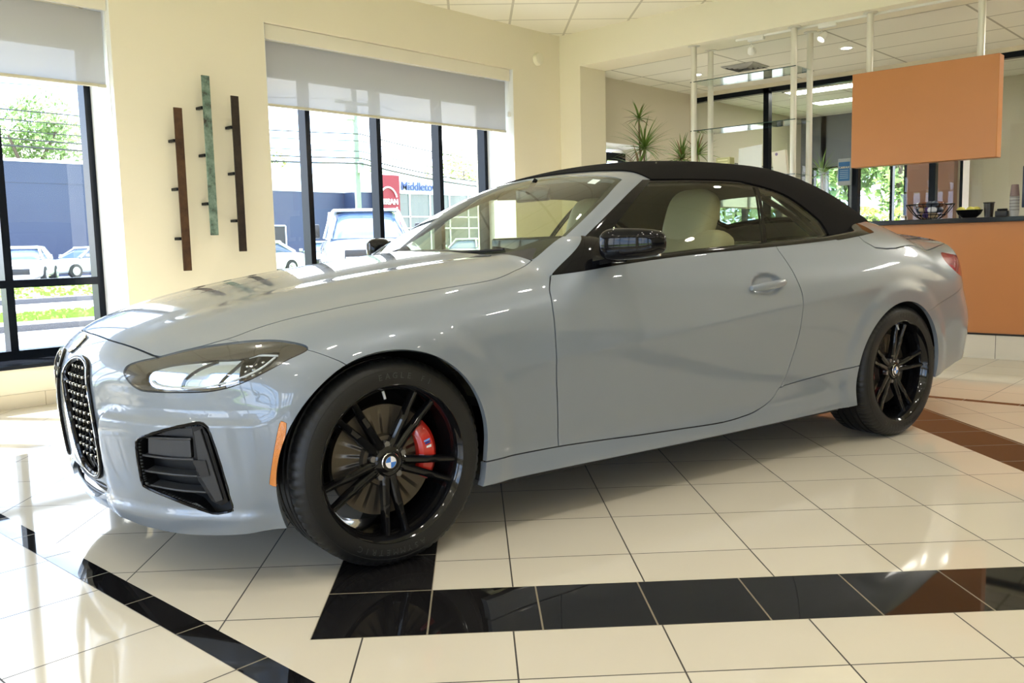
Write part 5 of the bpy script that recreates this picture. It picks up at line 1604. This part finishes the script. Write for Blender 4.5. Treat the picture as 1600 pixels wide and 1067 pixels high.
# ---- mirrors and door handles
for sg in (-1, 1):
    mi = bpy.data.objects.new('door_mirror', None); link(mi, car)
    q = MB()
    nu, nv = 30, 18
    vs, fs = [], []
    for j in range(nv + 1):
        ph = PI * j / nv
        for i in range(nu):
            t_ = 2 * PI * i / nu
            sp = lambda v, e: math.copysign(abs(v) ** e, v)
            cxx, cyy, czz = sp(math.sin(ph), .55) * sp(math.cos(t_), .60), sp(math.sin(ph), .55) * sp(math.sin(t_), .52), sp(math.cos(ph), .62)
            y = cyy * .108
            x = cxx * (.060 - .012 * (cyy)) 
            s_ = (cyy + 1) / 2                      # 0 at the door, 1 at the tip (measured outward)
            x += .065 * s_ ** 1.3 - .02
            z = czz * (.064 - .016 * s_) + (.004 * s_)
            vs.append((.935 + x, sg * (.985 + y), .995 + z))
    for j in range(nv):
        for i in range(nu):
            fs.append((j * nu + i, (j + 1) * nu + i, (j + 1) * nu + (i + 1) % nu, j * nu + (i + 1) % nu))
    q.add(vs, fs, True)
    q.build('mirror_housing', GB, mi)
    q = MB(); q.path([(.890, sg * .870, .985), (.875, sg * 0.93, .978), (.895, sg * 1.0, .982), (.950, sg * 1.075, .990)], [.0035, .004, .004, .003], 8); q.build('turn_signal_strip', mat('smoked clear strip', (.25, .27, .30), .1, coat=1), mi)
    q = MB(); vs, fs = loft([[(x + dx, y, z + dz) for dx, dz in ((-.04, 0), (-.03, .018), (.03, .018), (.045, 0), (.03, -.016), (-.03, -.016))] for x, y, z in ((.90, sg * .80, .935), (.905, sg * .87, .938), (.93, sg * .93, .948))]); q.add(vs, fs, True); q.build('mirror_arm', GB, mi)
    q = MB(); q.bbox(.985, .995, sg * .99 - .085, sg * .99 + .085, .95, 1.04, .004); q.build('mirror_glass', CHR, mi)
    ho = bpy.data.objects.new('door_handle', None); link(ho, car)
    q = MB(); pts = []
    ring_s = []
    for k in range(15):
        s_ = k / 14; x = 1.688 + .225 * s_
        hh = .0135 + .0045 * math.sin(PI * s_) ** .6 - .004 * (abs(s_ - .5) * 2) ** 6; ww = .0095
        yy = .920 + .010 * math.sin(PI * s_) ** .5 - .008 * (abs(s_ - .5) * 2) ** 4
        zz = .808 + .018 * s_ - .009
        ring_s.append([(x, sg * (yy + ww * math.cos(a)), zz + hh * math.sin(a)) for a in np.linspace(0, 2 * PI, 14, endpoint=False)])
    vs, fs = loft(ring_s); q.add(vs, fs, True); q.build('handle_bar', PAINT, ho)
    q = MB(); q.lathe([(0, 0), (.007, 0), (.007, .003), (0, .003)], 16, 'Y', (1.90, sg * .926, .822)); q.build('lock_cover', PAINT, ho)

# ---- wheels
TIRE = mat('tyre rubber', (.0065, .0065, .0065), .5, bump=(300, .08))
RIM = mat('gloss black alloy', (.004, .004, .0045), .08, spec=.5)
DISC = mat('brake disc steel', (.13, .112, .09), .38, metal=.8)
RUBT = mat('raised sidewall lettering', (.035, .035, .035), .5)
def make_wheel(phase, cal_ang, tw=.225):
    W_ = bpy.data.objects.new('wheel', None); link(W_, car)
    h = tw / 2
    prof = [(.243, -h + .012), (.248, -h + .002), (.262, -h - .001), (.285, -h - .003), (.300, -h + .001), (.314, -h + .008), (.323, -h + .018), (.3285, -h + .030), (.3302, -h + .040)]
    inner_t = []
    y = -h + .040
    grooves = [-.056, -.022, .022, .056]
    for g in grooves:
        inner_t += [(.3308, g - .006), (.3240, g - .0045), (.3240, g + .0045), (.3308, g + .006)]
    pr = prof + inner_t + [(r, -yy) for r, yy in prof[::-1]]
    n = 288
    vs, fs = [], []
    for k, (r, yy) in enumerate(pr):
        for i in range(n):
            a = 2 * PI * i / n
            rr_ = r
            if 5 <= k <= 9 or len(pr) - 10 <= k <= len(pr) - 6:
                if i % 4 == 0: rr_ = r - (.002 if k in (5, len(pr) - 6) else .0035)
            vs.append((rr_ * math.cos(a), yy, rr_ * math.sin(a)))
    for k in range(len(pr) - 1):
        for i in range(n):
            fs.append((k * n + i, k * n + (i + 1) % n, (k + 1) * n + (i + 1) % n, (k + 1) * n + i))
    q = MB(); q.add(vs, fs, True); q.lathe([(.2995, -h - .0005), (.301, -h - .001), (.3025, -h - .0002)], 96, 'Y'); q.build('tyre', TIRE, W_)
    # sidewall lettering
    let = bpy.data.objects.new('sidewall_lettering', None)
    me_all = MB()
    for wtxt, a0_ in (('EAGLE F1', 78), ('ASYMMETRIC', 262)):
        for i, ch in enumerate(wtxt):
            if ch == ' ': continue
            ang = math.radians(a0_ + (len(wtxt) / 2 - i) * 5.2)
            cu = bpy.data.curves.new('c', 'FONT'); cu.body = ch; cu.size = .026; cu.extrude = .0006; cu.align_x = 'CENTER'; cu.resolution_u = 2
            to = bpy.data.objects.new('c', cu); col.objects.link(to)
            me = bpy.data.meshes.new_from_object(to.evaluated_get(bpy.context.evaluated_depsgraph_get()))
            bpy.data.objects.remove(to)
            # letter plane: x along tangent, y outward radial, facing -Y
            rad = Vector((math.cos(ang), 0, math.sin(ang))); tan = Vector((math.sin(ang), 0, -math.cos(ang)))
            Mx = Matrix(((tan.x, rad.x, 0, rad.x * .271), (0, 0, -1, -h - .0025), (tan.z, rad.z, 0, rad.z * .271), (0, 0, 0, 1)))
            me_all.add([Mx @ v.co for v in me.vertices], [list(p__.vertices) for p__ in me.polygons])
            bpy.data.meshes.remove(me)
    me_all.build('sidewall_lettering', RUBT, W_, fix=False)
    q = MB(); q.lathe([(.2495, -h + .006), (.2520, -h + .000), (.2495, -h - .001), (.2455, -h + .003), (.240, -h + .010), (.234, -h + .020), (.228, -h + .045), (.222, -h + .08), (.218, .03), (.222, h - .02), (.245, h - .005)], 96, 'Y'); q.build('rim', RIM, W_)
    # hub
    q = MB(); q.lathe([(.0, -h + .038), (.034, -h + .038), (.044, -h + .042), (.062, -h + .055), (.072, -h + .085), (.06, -h + .12), (0, -h + .12)], 48, 'Y'); q.build('hub', RIM, W_)
    # spokes in five pairs
    for k in range(5):
        am = math.radians(phase + 72 * k)
        for sd in (-1, 1):
            secs = []
            for s_ in np.linspace(0, 1, 15):
                r = .030 + (.236 - .030) * s_
                off = sd * (.010 + .026 * s_ ** 1.15)
                wd = .0150 - .0040 * s_ + (.003 if s_ < .12 else 0)
                step = .0035 if s_ > .62 else 0
                yf = -h + .046 - .026 * s_ ** 1.4 + step          # outer face
                dp = .030 - .008 * s_
                c_ = Vector((math.cos(am) * r - math.sin(am) * off, 0, math.sin(am) * r + math.cos(am) * off))
                t_ = Vector((-math.sin(am), 0, math.cos(am)))
                ridge = .0035
                secs.append([tuple(c_ + t_ * u + Vector((0, v, 0))) for u, v in ((-wd, yf + dp), (-wd * .95, yf + .006), (-wd * .55, yf), (0, yf - ridge * .2), (wd * .55, yf), (wd * .95, yf + .006), (wd, yf + dp))])
            vs, fs = loft(secs)
            q = MB(); q.add(vs, fs, False); q.build('spoke', RIM, W_)
    for k in range(5):
        a = math.radians(phase + 36 + 72 * k)
        q = MB(); q.tube((.056 * math.cos(a), -h + .046, .056 * math.sin(a)), (.056 * math.cos(a), -h + .07, .056 * math.sin(a)), .0105, n=6); q.build('lug_bolt', mat('bolt steel', (.25, .25, .26), .3, metal=.9), W_)
    Mc = Matrix.Translation((0, -h + .036, 0)) @ Matrix.Rotation(PI / 2, 4, 'X') @ Matrix.Rotation(PI / 2 * 0 , 4, 'Z')
    badge(Mc, .030, 'centre_cap', W_)
    a = math.radians(96)
    q = MB(); q.tube((.232 * math.cos(a), -h + .02, .232 * math.sin(a)), (.208 * math.cos(a), -h + .012, .208 * math.sin(a)), .0045, .0042, 10); q.build('valve_stem', mat('valve cap', (.4, .4, .4), .35), W_)
    q = MB(); q.lathe([(.085, -.028), (.178, -.028), (.178, -.004), (.085, -.004)], 72, 'Y'); q.lathe([(0, -.045), (.08, -.045), (.085, -.028), (.085, 0)], 48, 'Y')
    q.build('brake_disc', DISC, W_)
    # caliper: arc block
    q = MB(); ca_ = math.radians(cal_ang)
    hw = math.radians(33)
    n_ = 14
    secs = []
    for i in range(n_ + 1):
        t_ = -1 + 2 * i / n_
        a = ca_ + t_ * hw
        taper = 1 - .28 * abs(t_) ** 3
        r0_, r1_ = .118 + .008 * abs(t_) ** 2, .188 - .004 * abs(t_) ** 2
        yo = -.058 * taper
        secs.append([tuple((math.cos(a) * r, y_, math.sin(a) * r)) for r, y_ in ((r0_, -.012), (r0_ + .004, yo + .010), (r0_ + .016, yo), (r1_ - .016, yo), (r1_ - .002, yo + .012), (r1_, .03), (r0_, .03))])
    vs, fs = loft(secs); q.add(vs, fs, True)
    cal = q.build('brake_caliper', mat('red caliper paint', (.52, .018, .010), .28, coat=1), W_)
    return W_
def caliper_mark(W_, ang):
    a = math.radians(ang)
    Mx = Matrix.Translation((math.cos(a) * .152, -.0592, math.sin(a) * .152)) @ Matrix.Rotation(-(a - math.radians(0)) , 4, 'Y')
    for k, (m_, w_) in enumerate(((mat('light blue stripe', (.15, .35, .8), .4), .006), (mat('dark blue stripe', (.02, .04, .25), .4), .006), (mat('white mark', (.8, .8, .8), .4), .010))):
        q = MB(); z0 = .012 - k * .0085 - (.004 if k == 2 else 0)
        q.prism([(-.010 + .002 * k, z0), (.012, z0), (.010, z0 - .006 - (.003 if k == 2 else 0)), (-.012 + .002 * k, z0 - .006)], -.0008, 0, 'Y', M=Mx); q.build('caliper_marking', m_, W_, fix=False)
wf = make_wheel(57, 3); caliper_mark(wf, 14)
wf.location = (0, -.785, .331)
wr = make_wheel(82, 180, .255)
wr.location = (2.851, -.783, .331)
for src, xx, yy in ((wf, 0, .785), (wr, 2.851, .783)):
    c_ = copy_tree(src, car); c_.location = (xx, yy, .331); c_.rotation_euler = (0, 0, PI)

# ---- wheel wells and floor pan
for xx, R_ in ((-.012, .385), (2.825, .372)):
    for sg in (-1, 1):
        q = MB(); q.lathe([(R_, sg * .47), (R_, sg * (.80 if xx < 1 else .87))], 40, 'Y', (xx, 0, .331), a0=-.15, a1=PI + .15)
        q.lathe([(.08, sg * .50), (R_, sg * .47)], 40, 'Y', (xx, 0, .331), a0=-.15, a1=PI + .15)
        q.build('wheel_well', DKI, car, fix=False)
q = MB(); q.box(-.62, 3.75, -.50, .50, .175, .20); q.box(.40, 2.42, -.84, .84, .178, .20); q.box(3.22, 3.7, -.75, .75, .32, .34)
q.build('floor_pan', DKI, car, fix=False)
q = MB(); q.tube((-0.0, -.72, .331), (0.0, .72, .331), .03); q.tube((2.851, -.72, .331), (2.851, .72, .331), .035); q.build('axle', DKI, car)
q = MB(); q.tube((3.78, .45, .33), (3.98, .45, .33), .045); q.tube((3.78, -.45, .33), (3.98, -.45, .33), .045); q.build('tailpipe', GB, car)

# ---- interior
IN = bpy.data.objects.new('interior', None); link(IN, car)
def seat(y, x0, name='front_seat'):
    s_ = MB()
    Mr = Matrix.Translation((x0, y, .52)) @ Matrix.Rotation(math.radians(20), 4, 'Y')
    s_.bbox(-.05, .09, -.25, .25, 0, .56, .05, 4, M=Mr)
    s_.bbox(-.08, .04, -.27, -.19, .02, .46, .035, 3, M=Mr); s_.bbox(-.08, .04, .19, .27, .02, .46, .035, 3, M=Mr)
    s_.bbox(x0 - .52, x0 + .03, y - .26, y + .26, .38, .56, .05, 4)
    s_.ell((.0, 0, .62), (.062, .145, .145), 24, 16, M=Mr, e=.62)
    o_ = s_.build(name, LEATH, IN)
    return o_
seat(-.37, 1.70); seat(.37, 1.70)
for y in (-.37, .37):
    s_ = MB(); Mr = Matrix.Translation((1.70, y, .52)) @ Matrix.Rotation(math.radians(20), 4, 'Y')
    s_.bbox(.02, .05, -.03, .03, .62, .72, .006, M=Matrix.Translation((0, 0, 0)) @ Mr); s_.path([Mr @ Vector(v) for v in ((.06, -.22, .50), (.10, -.26, .40), (.12, -.30, .1))], .012, 6)
    s_.build('belt_guide', MB_, IN)
q = MB(); q.bbox(2.35, 2.62, -.56, .56, .42, .98, .07, 4); q.bbox(2.0, 2.45, -.58, .58, .40, .56, .06, 4); q.build('rear_bench', LEATH, IN)
q = MB(); q.bbox(.78, 1.12, -.72, .72, .72, .955, .05, 3); q.bbox(1.02, 1.16, -.56, -.20, .90, .985, .03, 3); q.build('dashboard', mat('dark dashboard', (.022, .021, .020), .55), IN)
q = MB(); q.bbox(1.075, 1.10, -.52, .10, .925, 1.035, .012, 3); q.build('display_screen', GB, IN)
Ms = Matrix.Translation((1.22, -.37, .90)) @ Matrix.Rotation(math.radians(-68), 4, 'Y')
q = MB(); q.path([Ms @ Vector((.185 * math.cos(a), .185 * math.sin(a), 0)) for a in np.linspace(0, 2 * PI, 40, endpoint=False)], .016, 10, closed=True)
for a in (0.1, PI - .1, PI * 1.5): q.tube(Ms @ Vector((0, 0, -.01)), Ms @ Vector((.18 * math.cos(a + PI / 2), .18 * math.sin(a + PI / 2), 0)), .016, .012, 8)
q.build('steering_wheel', MB_, IN)
q = MB(); q.bbox(1.1, 2.3, -.10, .10, .30, .62, .04, 3); q.build('centre_console', MB_, IN)
for sg in (-1, 1):
    q = MB(); q.bbox(.9, 2.5, sg * .80 - .03, sg * .80 + .0, .3, .925, .02, 2); q.build('door_card', LEATH, IN)
    q = MB(); q.bbox(.9, 2.5, sg * .80 - .032, sg * .80 + .01, .90, .945, .015, 2); q.build('door_sill_pad', MB_, IN)
q = MB(); q.bbox(1.235, 1.265, -.12, .12, 1.20, 1.265, .012, 3); q.tube((1.22, 0, 1.24), (1.27, 0, 1.30), .012); q.build('rear_view_mirror', GB, IN)
q = MB(); q.box(.9, 2.6, -.8, .8, .28, .32); q.build('cabin_floor', DKI, IN, fix=False)
q = MB(); q.bbox(2.62, 2.95, -.62, .62, .90, .99, .03, 2); q.build('parcel_shelf', MB_, IN)
for pts in ([(2.55, -.62, 1.0), (2.35, -.60, 1.12), (2.15, -.575, 1.21)], [(2.6, -.60, 1.0), (2.5, -.55, 1.12), (2.3, -.5, 1.25)], [(2.55, .62, 1.0), (2.35, .60, 1.12), (2.15, .575, 1.21)]):
    q = MB(); q.path(pts, .014, 6); q.build('roof_frame_link', MB_, IN)
# wipers and the small sticker on the glass
def on_gh(x, y, z0=.90, push=.006):
    a, b = 1.45, z0
    for _ in range(28):
        m_ = (a + b) / 2
        if gh(np.array([[x, y, m_]]))[0] > 0: a = m_
        else: b = m_
    return (x, y, a + push)
q = MB(); q.path([on_gh(.72, -.50), on_gh(.66, -.3), on_gh(.64, -.1), on_gh(.64, .1)], .006, 6); q.path([on_gh(.68, .42), on_gh(.65, .25), on_gh(.65, .15)], .006, 6) ; q.build('wiper', MB_, car)
a_, b_2, c_2, d_ = on_gh(1.215, -.475, push=.001), on_gh(1.215, -.425, push=.001), on_gh(1.262, -.410, push=.001), on_gh(1.262, -.460, push=.001)
q = MB(); q.add([a_, b_2, c_2, d_], [(0, 1, 2, 3)]); q.build('windshield_sticker', mat('white sticker', (.75, .85, .78), .5), car, fix=False)
